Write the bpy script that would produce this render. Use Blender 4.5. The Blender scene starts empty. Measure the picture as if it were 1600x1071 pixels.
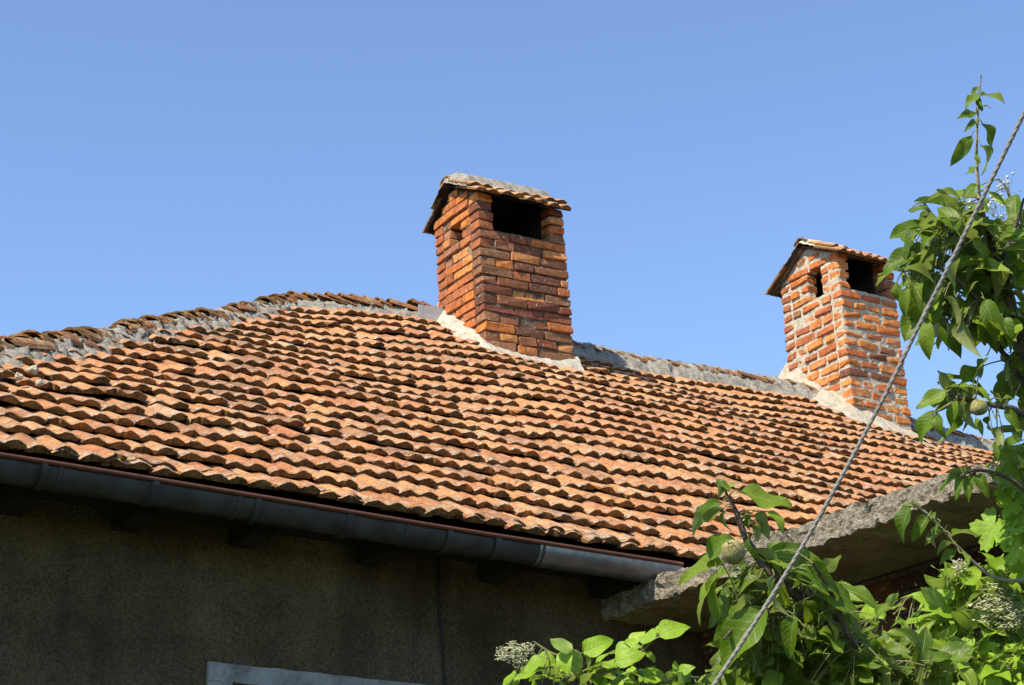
import bpy, math, random
from math import sin, cos, radians, pi, sqrt, atan2
from mathutils import Vector, Matrix, noise

rnd = random.Random(11)
sc = bpy.context.scene
col = sc.collection

# ------------------------------------------------------------------ camera
F, CX, CY = 2900.0, 800.0, 535.5            # focal length in photo pixels (1600 wide)
PITCH, AZ, ROLL = radians(21.6), radians(57), radians(-1)
CAM = Vector((0, 0, 1.6))
_h = Vector((cos(AZ), sin(AZ), 0)); _up = Vector((0, 0, 1)); _r0 = Vector((sin(AZ), -cos(AZ), 0))
FW = _h * cos(PITCH) + _up * sin(PITCH); _u0 = -_h * sin(PITCH) + _up * cos(PITCH)
RT = _r0 * cos(ROLL) + _u0 * sin(ROLL); UP = _u0 * cos(ROLL) - _r0 * sin(ROLL)
cd = bpy.data.cameras.new('camera'); cd.sensor_width = 36; cd.lens = F / 1600 * 36
cd.clip_start = .05; cd.clip_end = 2000
cam = bpy.data.objects.new('camera', cd); col.objects.link(cam)
m = Matrix((RT, UP, -FW)).transposed().to_4x4(); m.translation = CAM
cam.matrix_world = m; sc.camera = cam

# ------------------------------------------------------------------ sky, sun, exposure
SUN_EL, SUN_A = radians(47), radians(18)     # sun stands off the gable side (-X), a little in front of the eave (-Y)
sdir = Vector((-cos(SUN_A) * cos(SUN_EL), -sin(SUN_A) * cos(SUN_EL), sin(SUN_EL)))
w = bpy.data.worlds.new('World'); sc.world = w; w.use_nodes = True
nt = w.node_tree; bg = nt.nodes['Background']
sky = nt.nodes.new('ShaderNodeTexSky'); sky.sky_type = 'NISHITA'; sky.sun_disc = False
sky.sun_elevation = SUN_EL; sky.sun_rotation = atan2(sdir.x, sdir.y)
sky.air_density = 1.0; sky.dust_density = .0; sky.ozone_density = 4.5
hs = nt.nodes.new('ShaderNodeHueSaturation'); hs.inputs['Saturation'].default_value = .99; hs.inputs['Hue'].default_value = .504
nt.links.new(sky.outputs[0], hs.inputs['Color']); nt.links.new(hs.outputs[0], bg.inputs[0]); bg.inputs[1].default_value = .138
sl = bpy.data.lights.new('sun', 'SUN'); sl.energy = 4.6; sl.angle = radians(.5); sl.color = (1, .90, .72)
so = bpy.data.objects.new('sun', sl); col.objects.link(so)
so.rotation_euler = sdir.to_track_quat('Z', 'Y').to_euler(); so.location = (-5, -5, 20)
sc.view_settings.view_transform = 'Standard'; sc.view_settings.look = 'None'
sc.view_settings.exposure = .84; sc.view_settings.gamma = 1; sc.view_settings.use_curve_mapping = False

# ------------------------------------------------------------------ pixel helpers (photo pixel -> point in the place)
def ray(x, y): return FW + RT * ((x - CX) / F) - UP * ((y - CY) / F)
def at(x, y, dist): return CAM + ray(x, y).normalized() * dist
def hit(x, y, n, c):
    d = ray(x, y); n = Vector(n); return CAM + d * ((c - n.dot(CAM)) / n.dot(d))
def proj(p):
    d = Vector(p) - CAM; k = d.dot(FW)
    return CX + F * d.dot(RT) / k, CY - F * d.dot(UP) / k

# ------------------------------------------------------------------ materials
def mat(name):
    M = bpy.data.materials.new(name); M.use_nodes = True
    t = M.node_tree; b = t.nodes['Principled BSDF']; b.inputs['Specular IOR Level'].default_value = .25
    return M, t, b
def N(t, kind, **kw):
    n = t.nodes.new(kind)
    for k, v in kw.items():
        if k in n.inputs.keys(): n.inputs[k].default_value = v
        else: setattr(n, k, v)
    return n
def L(t, a, b): t.links.new(a, b)
def ramp(t, fac, stops, interp='LINEAR'):
    r = t.nodes.new('ShaderNodeValToRGB'); r.color_ramp.interpolation = interp
    e = r.color_ramp.elements
    while len(e) < len(stops): e.new(.5)
    for i, (p, c) in enumerate(stops):
        e[i].position = p; e[i].color = (*c, 1) if len(c) == 3 else c
    L(t, fac, r.inputs[0]); return r
def mix(t, fac, a, b, mode='MIX'):
    n = t.nodes.new('ShaderNodeMix'); n.data_type = 'RGBA'; n.blend_type = mode
    for sock, v in ((n.inputs[0], fac), (n.inputs[6], a), (n.inputs[7], b)):
        if hasattr(v, 'is_linked'): L(t, v, sock)
        elif isinstance(v, (int, float)): sock.default_value = v
        else: sock.default_value = (*v, 1)
    return n.outputs[2]
def wpos(t):
    return t.nodes.new('ShaderNodeNewGeometry').outputs['Position']
def noise_tex(t, vec, scale, detail=4, rough=.6, dist=0):
    n = N(t, 'ShaderNodeTexNoise', Scale=scale, Detail=detail, Roughness=rough, Distortion=dist)
    L(t, vec, n.inputs['Vector']); return n
def bump(t, b, h, strength, dist):
    n = N(t, 'ShaderNodeBump', Strength=strength, Distance=dist); L(t, h, n.inputs['Height']); L(t, n.outputs[0], b.inputs['Normal'])
def rand_piece(t):
    oi = t.nodes.new('ShaderNodeObjectInfo'); g = t.nodes.new('ShaderNodeNewGeometry')
    m1 = N(t, 'ShaderNodeMath', operation='MULTIPLY'); L(t, g.outputs['Random Per Island'], m1.inputs[0]); m1.inputs[1].default_value = 7.31
    a = N(t, 'ShaderNodeMath', operation='ADD'); L(t, oi.outputs['Random'], a.inputs[0]); L(t, m1.outputs[0], a.inputs[1])
    f = N(t, 'ShaderNodeMath', operation='FRACT'); L(t, a.outputs[0], f.inputs[0]); return f.outputs[0]
def thresh(t, fac, lo, hi):
    return ramp(t, fac, [(lo, (0, 0, 0)), (hi, (1, 1, 1))]).outputs[0]

def m_tile(name, front=False, old=0.0):
    M, t, b = mat(name); p = wpos(t); r = rand_piece(t)
    if not front:
        c = ramp(t, r, [(0, (.57, .235, .080)), (.14, (.63, .315, .125)), (.26, (.47, .165, .060)), (.38, (.65, .34, .145)), (.48, (.33, .145, .062)),
                        (.58, (.55, .21, .078)), (.7, (.62, .275, .10)), (.8, (.25, .12, .058)), (.88, (.50, .21, .08)), (1, (.60, .31, .12))]).outputs[0]
        if old: c = mix(t, old, c, (.13, .075, .045))
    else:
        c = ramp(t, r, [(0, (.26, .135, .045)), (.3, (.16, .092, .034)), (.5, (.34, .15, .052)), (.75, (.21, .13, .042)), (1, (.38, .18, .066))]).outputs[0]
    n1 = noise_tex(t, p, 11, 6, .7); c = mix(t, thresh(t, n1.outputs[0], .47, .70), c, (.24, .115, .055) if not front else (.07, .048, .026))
    n5 = noise_tex(t, p, 5, 5, .7, .6)                       # pale dust and lichen bloom
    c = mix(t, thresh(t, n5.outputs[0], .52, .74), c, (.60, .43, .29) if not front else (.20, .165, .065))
    n2 = noise_tex(t, p, 42, 5, .75); lich = mix(t, thresh(t, n5.outputs[0], .4, .6), (.46, .41, .32), (.30, .26, .09))
    k = thresh(t, n2.outputs[0], .58 if not front else .60, .68)
    n4 = noise_tex(t, p, 4.0, 2); kk = N(t, 'ShaderNodeMath', operation='MULTIPLY'); L(t, k, kk.inputs[0]); L(t, thresh(t, n4.outputs[0], .40, .60), kk.inputs[1])
    c = mix(t, kk.outputs[0], c, lich)
    if not front:
        ea = t.nodes.new('ShaderNodeAttribute'); ea.attribute_name = 'edge'; n8 = noise_tex(t, p, 26, 4, .7)
        ee = N(t, 'ShaderNodeMath', operation='MULTIPLY'); L(t, ea.outputs['Fac'], ee.inputs[0]); L(t, thresh(t, n8.outputs[0], .42, .62), ee.inputs[1])
        c = mix(t, ee.outputs[0], c, mix(t, thresh(t, n2.outputs[0], .45, .6), (.50, .45, .38), (.30, .23, .13)))
    n6 = noise_tex(t, p, 75, 5, .8); c = mix(t, thresh(t, n6.outputs[0], .54, .64), c, (.095, .058, .036))   # black specks
    n9 = noise_tex(t, p, 30, 5, .8); c = mix(t, .85, c, ramp(t, n9.outputs[0], [(.32, (.50, .45, .42) if not front else (.25, .24, .24)), (.5, (1, 1, 1)), (.68, (1.22, 1.24, 1.25) if not front else (1.7, 1.6, 1.3))]).outputs[0], 'MULTIPLY')
    n3 = noise_tex(t, p, 170, 4, .75); c = mix(t, .8, c, ramp(t, n3.outputs[0], [(.3, (.42, .38, .35)), (.70, (1.3, 1.25, 1.2))]).outputs[0], 'MULTIPLY')
    L(t, c, b.inputs['Base Color']); b.inputs['Roughness'].default_value = .92
    ad = N(t, 'ShaderNodeMath', operation='ADD'); L(t, n3.outputs[0], ad.inputs[0]); L(t, n6.outputs[0], ad.inputs[1])
    bump(t, b, ad.outputs[0], .8, .007); return M
def m_brick():
    M, t, b = mat('brick_clay'); p = wpos(t)
    oi = t.nodes.new('ShaderNodeObjectInfo'); c = oi.outputs['Color']
    n1 = noise_tex(t, p, 22, 5, .7); c = mix(t, thresh(t, n1.outputs[0], .45, .72), c, mix(t, .78, c, (.085, .04, .024)))
    n2 = noise_tex(t, p, 120, 4, .7); c = mix(t, .9, c, ramp(t, n2.outputs[0], [(.3, (.45, .41, .39)), (.7, (1.35, 1.3, 1.25))]).outputs[0], 'MULTIPLY')
    n3 = noise_tex(t, p, 55, 3, .6); c = mix(t, thresh(t, n3.outputs[0], .62, .70), c, (.46, .39, .30))
    L(t, c, b.inputs['Base Color']); b.inputs['Roughness'].default_value = .92
    ad = N(t, 'ShaderNodeMath', operation='ADD'); L(t, n1.outputs[0], ad.inputs[0]); L(t, n2.outputs[0], ad.inputs[1])
    bump(t, b, ad.outputs[0], .7, .008); return M
def m_rough(name, stops, s1, s2, bstr=.8, bdist=.01, speck=None, rough=.93, fine=(.5, 1.25), streak=False):
    M, t, b = mat(name); p = wpos(t)
    n1 = noise_tex(t, p, s1, 5, .65); c = ramp(t, n1.outputs[0], stops).outputs[0]
    n2 = noise_tex(t, p, s2, 4, .75); c = mix(t, .6, c, ramp(t, n2.outputs[0], [(.3, (fine[0],) * 3), (.7, (fine[1],) * 3)]).outputs[0], 'MULTIPLY')
    if streak:
        mp = N(t, 'ShaderNodeMapping'); mp.inputs['Scale'].default_value = (5, 5, .45); L(t, p, mp.inputs['Vector'])
        ns = noise_tex(t, mp.outputs[0], 1.0, 5, .6); c = mix(t, .5, c, ramp(t, ns.outputs[0], [(.34, (.45, .43, .40)), (.52, (1, 1, 1)), (.70, (1.5, 1.45, 1.4))]).outputs[0], 'MULTIPLY')
    if speck:
        v = N(t, 'ShaderNodeTexVoronoi', Scale=speck[0]); L(t, p, v.inputs['Vector'])
        c = mix(t, ramp(t, v.outputs['Distance'], [(.15, (1, 1, 1)), (.32, (0, 0, 0))]).outputs[0], c, speck[1])
    L(t, c, b.inputs['Base Color']); b.inputs['Roughness'].default_value = rough
    ad = N(t, 'ShaderNodeMath', operation='ADD'); L(t, n1.outputs[0], ad.inputs[0]); L(t, n2.outputs[0], ad.inputs[1])
    bump(t, b, ad.outputs[0], bstr, bdist); return M
def m_flat(name, c, rough=.8, metal=0.0, var=.35, scale=12):
    M, t, b = mat(name); p = wpos(t)
    n1 = noise_tex(t, p, scale, 5, .65)
    cc = mix(t, var, c, ramp(t, n1.outputs[0], [(.3, tuple(x * .45 for x in c)), (.7, tuple(min(1, x * 1.5) for x in c))]).outputs[0])
    L(t, cc, b.inputs['Base Color']); b.inputs['Roughness'].default_value = rough; b.inputs['Metallic'].default_value = metal
    bump(t, b, n1.outputs[0], .15, .004); return M
def m_leaf(name, tops, under, spec=.35, rough=.45, trans=.32):
    M, t, b = mat(name); p = wpos(t); r = rand_piece(t)
    c = ramp(t, r, tops).outputs[0]
    n1 = noise_tex(t, p, 45, 4, .6); c = mix(t, thresh(t, n1.outputs[0], .5, .75), c, mix(t, .5, c, (.12, .16, .02)))
    n2 = noise_tex(t, p, 260, 3, .6); c = mix(t, .35, c, ramp(t, n2.outputs[0], [(.3, (.55, .6, .5)), (.7, (1.25, 1.2, 1.2))]).outputs[0], 'MULTIPLY')
    g = t.nodes.new('ShaderNodeNewGeometry'); c = mix(t, g.outputs['Backfacing'], c, mix(t, .72, c, under))
    at_ = t.nodes.new('ShaderNodeAttribute'); at_.attribute_name = 'leafuv'; sp = t.nodes.new('ShaderNodeSeparateXYZ'); L(t, at_.outputs['Vector'], sp.inputs[0])
    def mth(op, a, b_=None):
        q = N(t, 'ShaderNodeMath', operation=op)
        for i, v in enumerate((a, b_)):
            if v is None: continue
            if hasattr(v, 'is_linked'): L(t, v, q.inputs[i])
            else: q.inputs[i].default_value = v
        return q.outputs[0]
    au = mth('ABSOLUTE', sp.outputs[0]); fr_ = mth('FRACT', mth('MULTIPLY', mth('SUBTRACT', sp.outputs[1], mth('MULTIPLY', au, .22)), 8.0))
    lat = mth('MULTIPLY', ramp(t, fr_, [(.0, (1, 1, 1)), (.16, (0, 0, 0))]).outputs[0], .4); mid_ = ramp(t, au, [(.03, (1, 1, 1)), (.10, (0, 0, 0))]).outputs[0]
    vein = mth('MAXIMUM', lat, mid_); c = mix(t, vein, c, mix(t, .45, c, (.34, .40, .12)))
    n7 = noise_tex(t, p, 90, 4, .7); c = mix(t, thresh(t, n7.outputs[0], .66, .72), c, (.10, .075, .02))
    L(t, c, b.inputs['Base Color']); b.inputs['Roughness'].default_value = rough; b.inputs['Specular IOR Level'].default_value = spec
    tr = t.nodes.new('ShaderNodeBsdfTranslucent'); L(t, mix(t, .45, c, (.30, .42, .02)), tr.inputs[0])
    ms = t.nodes.new('ShaderNodeMixShader'); ms.inputs[0].default_value = trans
    out = t.nodes['Material Output']; L(t, b.outputs[0], ms.inputs[1]); L(t, tr.outputs[0], ms.inputs[2]); L(t, ms.outputs[0], out.inputs[0])
    bump(t, b, mth('SUBTRACT', n1.outputs[0], mth('MULTIPLY', vein, .5)), .5, .004); return M

TILE = m_tile('clay_tile'); TFRONT = m_tile('clay_tile_weathered_edge', True); HIPT = m_tile('old_brown_clay', old=.5)
HIPF = m_tile('old_brown_clay_edge', True)
BRICK = m_brick()
MORT_W = m_rough('cream_mortar', [(.3, (.50, .44, .34)), (.5, (.70, .64, .52)), (.7, (.78, .73, .62))], 16, 90, 1, .025)
MORT_G = m_rough('grey_mortar', [(.3, (.20, .18, .15)), (.5, (.47, .435, .37)), (.7, (.62, .58, .50))], 17, 95, 1, .03)
MORT_B = m_rough('joint_mortar', [(.3, (.46, .39, .29)), (.55, (.74, .66, .52)), (.75, (.80, .73, .60))], 25, 120, 1, .025)
MORT_D = m_rough('dirty_joint_mortar', [(.35, (.05, .035, .024)), (.55, (.15, .11, .08)), (.72, (.42, .35, .26))], 20, 90, .8, .01)
SOOT = m_flat('soot', (.012, .011, .010), .95)
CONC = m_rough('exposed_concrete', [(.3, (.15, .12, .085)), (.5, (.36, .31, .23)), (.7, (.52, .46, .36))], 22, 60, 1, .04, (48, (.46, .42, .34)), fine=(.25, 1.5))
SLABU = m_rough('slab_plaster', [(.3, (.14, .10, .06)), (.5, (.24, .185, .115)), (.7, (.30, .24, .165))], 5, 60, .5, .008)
STUCCO = m_rough('grey_stucco', [(.3, (.12, .085, .036)), (.5, (.20, .150, .075)), (.7, (.30, .24, .14))], 1.8, 95, 1, .12, fine=(.02, 2.6), streak=True)
PLAST = m_rough('window_plaster', [(.3, (.13, .125, .11)), (.5, (.26, .255, .235)), (.7, (.33, .33, .31))], 7, 60, .5, .006)
ZINC = m_flat('zinc', (.046, .045, .043), .6, .3, .9, 9)
ZINC_LIT = m_flat('zinc_painted_reflection', (.20, .21, .225), .40, .8, .6, 14)  # lightened zinc: the reflection on the gutter's right end put into the colour
SHEET = m_flat('sheet_metal', (.42, .44, .46), .55, .3, .25, 30)
RUST = m_flat('red_rust', (.085, .032, .020), .8, 0, .4, 30)
WOOD = m_flat('old_wood', (.022, .016, .011), .9, 0, .5, 14)
BARK = m_rough('bark', [(.3, (.06, .045, .035)), (.6, (.14, .11, .085))], 30, 120, .8, .006)
TWIG = m_flat('twig_bark', (.15, .15, .06), .8, 0, .5, 60)
SHOOT = m_flat('pale_shoot', (.26, .24, .17), .8, 0, .5, 60)
GROUND = m_rough('garden_soil_grass', [(.3, (.035, .05, .018)), (.5, (.05, .075, .022)), (.7, (.09, .08, .045))], 1.3, 20, .8, .03)
CABLE = m_flat('cable_sheath', (.20, .185, .17), .8, 0, .5, 80)
BLACKW = m_flat('black_cable', (.012, .012, .012), .6)
GLASS = m_flat('window_glass', (.02, .025, .03), .06); GLASS.node_tree.nodes['Principled BSDF'].inputs['Specular IOR Level'].default_value = .6
WFRAME = m_flat('painted_window_frame', (.62, .64, .64), .5, 0, .25, 30)
LEAF = m_leaf('quince_leaf', [(0, (.050, .100, .005)), (.25, (.11, .19, .008)), (.5, (.055, .11, .006)), (.7, (.19, .28, .014)), (.85, (.09, .165, .008)), (1, (.24, .33, .03))], (.30, .33, .13), .30, .45, .38)
VLEAF = m_leaf('clematis_leaf', [(0, (.18, .32, .015)), (.4, (.29, .45, .022)), (.7, (.21, .36, .018)), (1, (.36, .50, .05))], (.26, .36, .10), .3, .5, .36)
GLEAF = m_leaf('grape_leaf', [(0, (.19, .35, .015)), (1, (.27, .43, .022))], (.25, .33, .10), .3, .5, .36)
FLOW = m_flat('creamy_flower', (.46, .47, .28), .8, 0, .4, 200)
WFLOW = m_flat('white_flower', (.5, .5, .40), .8, 0, .2, 200)
FRUIT = m_rough('quince_fruit_fuzz', [(.32, (.10, .085, .03)), (.5, (.28, .255, .10)), (.68, (.36, .32, .17))], 70, 260, .5, .004)
CALYX = m_flat('dry_calyx', (.14, .09, .05), .9)

# ------------------------------------------------------------------ object helpers
def tag(o, label=None, cat=None, group=None, kind=None):
    if label: o['label'] = label
    if cat: o['category'] = cat
    if group: o['group'] = group
    if kind: o['kind'] = kind
    return o
def empty(name, loc=(0, 0, 0)):
    o = bpy.data.objects.new(name, None); col.objects.link(o); o.location = loc; o.empty_display_size = .1; return o
def mkmesh(name, verts, faces, mats, mi=None, smooth=False):
    me = bpy.data.meshes.new(name); me.from_pydata([tuple(v) for v in verts], [], faces)
    for mm in (mats if isinstance(mats, (list, tuple)) else [mats]): me.materials.append(mm)
    if mi: me.polygons.foreach_set('material_index', mi)
    if smooth: me.polygons.foreach_set('use_smooth', [True] * len(me.polygons))
    me.update(); return me
WORLD = {}
def link(name, me, parent=None, mw=None, kind=None):
    o = bpy.data.objects.new(name, me); col.objects.link(o)
    mw = mw or Matrix.Identity(4)
    if parent is not None:
        o.parent = parent; o.matrix_basis = WORLD.get(parent, Matrix.Translation(parent.location)).inverted() @ mw
    else: o.matrix_basis = mw
    WORLD[o] = mw
    if kind: o['kind'] = kind
    return o
def add(V, Fc, v, f):
    k = len(V); V.extend(v); Fc.extend([tuple(i + k for i in q) for q in f])
def box(x0, y0, z0, x1, y1, z1):
    v = [(x0, y0, z0), (x1, y0, z0), (x1, y1, z0), (x0, y1, z0), (x0, y0, z1), (x1, y0, z1), (x1, y1, z1), (x0, y1, z1)]
    return [Vector(a) for a in v], [(0, 3, 2, 1), (4, 5, 6, 7), (0, 1, 5, 4), (1, 2, 6, 5), (2, 3, 7, 6), (3, 0, 4, 7)]
def gridbox(x0, y0, z0, x1, y1, z1, step, amp, freq=18, seed=0.0, keep=None):
    """closed box with subdivided, roughened faces"""
    n = [max(1, round((b - a) / step)) for a, b in ((x0, x1), (y0, y1), (z0, z1))]
    idx = {}; V = []; Fc = []
    def vid(i, j, k):
        if (i, j, k) not in idx:
            p = Vector((x0 + (x1 - x0) * i / n[0], y0 + (y1 - y0) * j / n[1], z0 + (z1 - z0) * k / n[2]))
            q = p * freq + Vector((seed, seed * 1.7, -seed))
            d = noise.noise_vector(q) * amp + noise.noise_vector(q * 2.7) * amp * .5
            if keep: d = keep(p, d)
            idx[(i, j, k)] = len(V); V.append(p + d)
        return idx[(i, j, k)]
    for ax in range(3):
        a, b_ = [q for q in range(3) if q != ax]
        for side in (0, n[ax]):
            for i in range(n[a]):
                for j in range(n[b_]):
                    q = []
                    for di, dj in ((0, 0), (1, 0), (1, 1), (0, 1)):
                        c = [0, 0, 0]; c[ax] = side; c[a] = i + di; c[b_] = j + dj; q.append(vid(*c))
                    flip = (side == 0) ^ (ax == 1)
                    Fc.append(tuple(reversed(q)) if flip else tuple(q))
    return V, Fc
def tube(pts, radii, sides=8, cap=True):
    V = []; Fc = []; n = len(pts); pts = [Vector(p) for p in pts]
    if not hasattr(radii, '__len__'): radii = [radii] * n
    ref = Vector((.13, .31, .94))
    for i, p in enumerate(pts):
        d = (pts[min(i + 1, n - 1)] - pts[max(i - 1, 0)]).normalized()
        if abs(d.dot(ref)) > .97: ref = Vector((1, .2, 0)).normalized()
        a = d.cross(ref).normalized(); b_ = d.cross(a)
        for k in range(sides):
            an = 2 * pi * k / sides; V.append(p + (a * cos(an) + b_ * sin(an)) * radii[i])
    for i in range(n - 1):
        for k in range(sides):
            k2 = (k + 1) % sides; Fc.append((i * sides + k, i * sides + k2, (i + 1) * sides + k2, (i + 1) * sides + k))
    if cap: Fc.append(tuple(range(sides))); Fc.append(tuple(reversed(range((n - 1) * sides, n * sides))))
    return V, Fc
def smooth_path(pts, n=6):
    pts = [Vector(p) for p in pts]; out = []
    for i in range(len(pts) - 1):
        p0 = pts[max(i - 1, 0)]; p1 = pts[i]; p2 = pts[i + 1]; p3 = pts[min(i + 2, len(pts) - 1)]
        for k in range(n):
            t = k / n
            out.append(.5 * ((2 * p1) + (p2 - p0) * t + (2 * p0 - 5 * p1 + 4 * p2 - p3) * t * t + (3 * p1 - p0 - 3 * p2 + p3) * t ** 3))
    out.append(pts[-1]); return out
def interp(tab, x):
    if x <= tab[0][0]: return tab[0][1]
    for (a, b_), (c, d) in zip(tab, tab[1:]):
        if x <= c: return b_ + (d - b_) * (x - a) / (c - a)
    return tab[-1][1]

# ------------------------------------------------------------------ ground
V, Fc = [], []
g = 40
for i in range(g + 1):
    for j in range(g + 1): V.append(Vector(((i - g / 2) * 20, (j - g / 2) * 20, 0)))
for i in range(g):
    for j in range(g): a = i * (g + 1) + j; Fc.append((a, a + g + 1, a + g + 2, a + 1))
link('ground', mkmesh('ground', V, Fc, GROUND), kind='structure')

# ------------------------------------------------------------------ house
YG, ZG = 6.32, 3.70            # front lip of the gutter
YR, XA = 10.8, 5.15            # ridge line, ridge end where the hip starts
XE, SL = 13.4, .655
DZ = [(.7, -.26), (1.5, -.24), (2.4, -.21), (3.4, -.15), (4.2, -.11), (5.07, -.06), (5.64, .02), (6.19, .087), (7.6, .057), (8.2, .046), (8.83, .073), (9.77, .125), (11.27, .01), (12.1, -.016), (13.4, -.03)]
def zr(x, y):
    v = max(0, min(1, (y - YG) / (YR - YG)))
    return ZG - .015 + SL * (y - YG) + interp(DZ, x) * v + (.03 * noise.noise(Vector((x * .9, y * .9, 3.1))) + .012 * noise.noise(Vector((x * 2.6, y * 2.2, 7.7)))) * min(1, v * 4)
house = empty('house', (7, 9, 0))
tag(house, 'old house with orange clay tile roof, two brick chimneys and dark stucco wall', 'house')

# walls: front wall with a window hole, other walls behind
WY = 6.75
wx0, wx1, wz1, wz0 = 3.03, 3.98, 3.068, 1.75    # window hole
V, Fc = [], []
for q in ((1.1, WY, 0, wx0, WY + .3, 3.78), (wx1, WY, 0, 12.9, WY + .3, 3.78), (wx0, WY, wz1, wx1, WY + .3, 3.78), (wx0, WY, 0, wx1, WY + .3, wz0),
          (1.1, WY + .3, 0, 1.4, 14.6, 3.78), (12.6, WY + .3, 0, 12.9, 14.6, 3.78), (1.4, 14.3, 0, 12.6, 14.6, 3.78)):
    add(V, Fc, *box(*q))
wall = link('wall', mkmesh('wall', V, Fc, STUCCO), house)
# window
win = link('window', mkmesh('pane', *box(wx0 + .06, WY + .13, wz0 + .06, wx1 - .06, WY + .145, wz1 - .06), GLASS), house)
V, Fc = [], []
for q in ((2.925, WY - .018, wz1, 4.1, WY + .02, 3.14), (2.925, WY - .018, wz0 - .1, wx0, WY + .02, wz1 - .001), (wx1, WY - .018, wz0 - .1, 4.1, WY + .02, wz1 - .001)):
    add(V, Fc, *gridbox(*q, .03, .0035, 25, q[0]))
link('window_surround', mkmesh('surround', V, Fc, PLAST), win)
V, Fc = [], []
for q in ((wx0, WY + .03, wz1 - .06, wx1, WY + .12, wz1), (wx0, WY + .03, wz0, wx1, WY + .12, wz0 + .06), (wx0, WY + .03, wz0 + .06, wx0 + .06, WY + .12, wz1 - .06),
          (wx1 - .06, WY + .03, wz0 + .06, wx1, WY + .12, wz1 - .06), ((wx0 + wx1) / 2 - .03, WY + .04, wz0 + .06, (wx0 + wx1) / 2 + .03, WY + .11, wz1 - .06)):
    add(V, Fc, *box(*q))
link('window_frame', mkmesh('frame', V, Fc, WFRAME), win)
link('window_sill', mkmesh('sill', *box(2.9, WY - .08, wz0 - .15, 4.12, WY + .1, wz0 - .1), PLAST), win)

# roof deck: front slope, hip slope, back slope (boards under the tiles)
V, Fc = [], []
def grid_sheet(fn, nu, nv):
    k = len(V)
    for i in range(nu + 1):
        for j in range(nv + 1): V.append(Vector(fn(i / nu, j / nv)))
    for i in range(nu):
        for j in range(nv): a = k + i * (nv + 1) + j; Fc.append((a, a + nv + 1, a + nv + 2, a + 1))
def fr(u, v):
    y = YG + .1 + (YR - YG - .1) * v; xl = y + XA - YR; x = xl + (XE - xl) * u
    return (x, y, zr(x, y) - .02)
grid_sheet(fr, 40, 16)
def hp(u, v):                                  # hip face, seen only from the other side
    a = Vector(fr(0, v)); yb = 2 * YR - a.y
    return (a.x, a.y + (yb - a.y) * u, a.z)
grid_sheet(hp, 6, 16)
def bk(u, v):
    a = Vector(fr(u, v)); return (a.x, 2 * YR - a.y, a.z)
grid_sheet(bk, 30, 10)
add(V, Fc, *box(.9, YG + .14, 3.70, XE, WY + .05, 3.715))      # soffit boards
roof = link('roof', mkmesh('roof_deck', V, Fc, WOOD), house)

# ---- clay tiles
TW, TL, EXP = .198, .335, .25
def tile_mesh(seed):
    r = random.Random(seed); nx = 16; V = []; Fc = []; mi = []
    wv = r.uniform(-.15, .15); amp = r.uniform(.0074, .0102)
    xs = [TW * .972 * i / nx for i in range(nx + 1)]
    def top(x):
        u = x / TW * 2 * pi * 2 + wv
        c = .5 - .5 * cos(u)
        return .0185 + 2 * amp * (c ** .8) - (.004 if x < .008 else 0)
    chip = [r.gauss(0, .0032) for _ in xs]
    if r.random() < .6:
        k = r.randrange(nx - 3)
        for q in range(r.choice((2, 3, 4))): chip[k + q] += r.uniform(.006, .028)
    ys = [0, .008, .07, TL]
    for yi, y in enumerate(ys):
        for i, x in enumerate(xs):
            z = top(x) - (.0045 if yi == 0 else 0) + r.gauss(0, .0011)
            V.append(Vector((x, y + (chip[i] if yi < 2 else 0), z)))
    n = nx + 1
    for i, x in enumerate(xs): V.append(Vector((x, .012 + chip[i], r.gauss(0, .0010))))      # bottom front
    V.append(Vector((xs[0], TL, 0))); V.append(Vector((xs[-1], TL, 0)))
    bf = 4 * n; bl = 5 * n; br = bl + 1
    for yi in range(3):
        for i in range(nx): Fc.append((yi * n + i, yi * n + i + 1, (yi + 1) * n + i + 1, (yi + 1) * n + i)); mi.append(0)
    for i in range(nx): Fc.append((bf + i, bf + i + 1, i + 1, i)); mi.append(1)
    Fc.append((bf, 0, n, 2 * n, 3 * n, bl)); mi.append(1)
    Fc.append((bf + nx, br, 3 * n + nx, 2 * n + nx, n + nx, nx)); mi.append(1)
    Fc.append(tuple([bl, br] + [bf + i for i in range(nx, -1, -1)])); mi.append(1)
    me = mkmesh('roof_tile', V, Fc, [TILE, TFRONT], mi); me.shade_smooth(); A = me.attributes.new('edge', 'FLOAT', 'POINT')
    for i in range(2 * n): A.data[i].value = .95
    for i in range(2 * n, 3 * n): A.data[i].value = .25
    try: me.set_sharp_from_angle(angle=radians(38))
    except Exception: pass
    return me
tmesh = [tile_mesh(100 + i) for i in range(24)]
C1 = Vector((6.34, 10.089, 6.275)); C2 = Vector((10.029, 10.383, 6.359))
W1, D1, W2, D2 = .745, .60, .645, .73
def blocked(x, y):
    return (C1.x - .02 < x < C1.x + W1 + .02 and C1.y + .06 < y < C1.y + D1) or (C2.x - .02 < x < C2.x + W2 + .02 and C2.y + .06 < y < C2.y + D2)
cs = 1 / sqrt(1 + SL * SL)
tiles = []
nrow = int((YR - YG - .05) / cs / EXP) + 1
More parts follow.
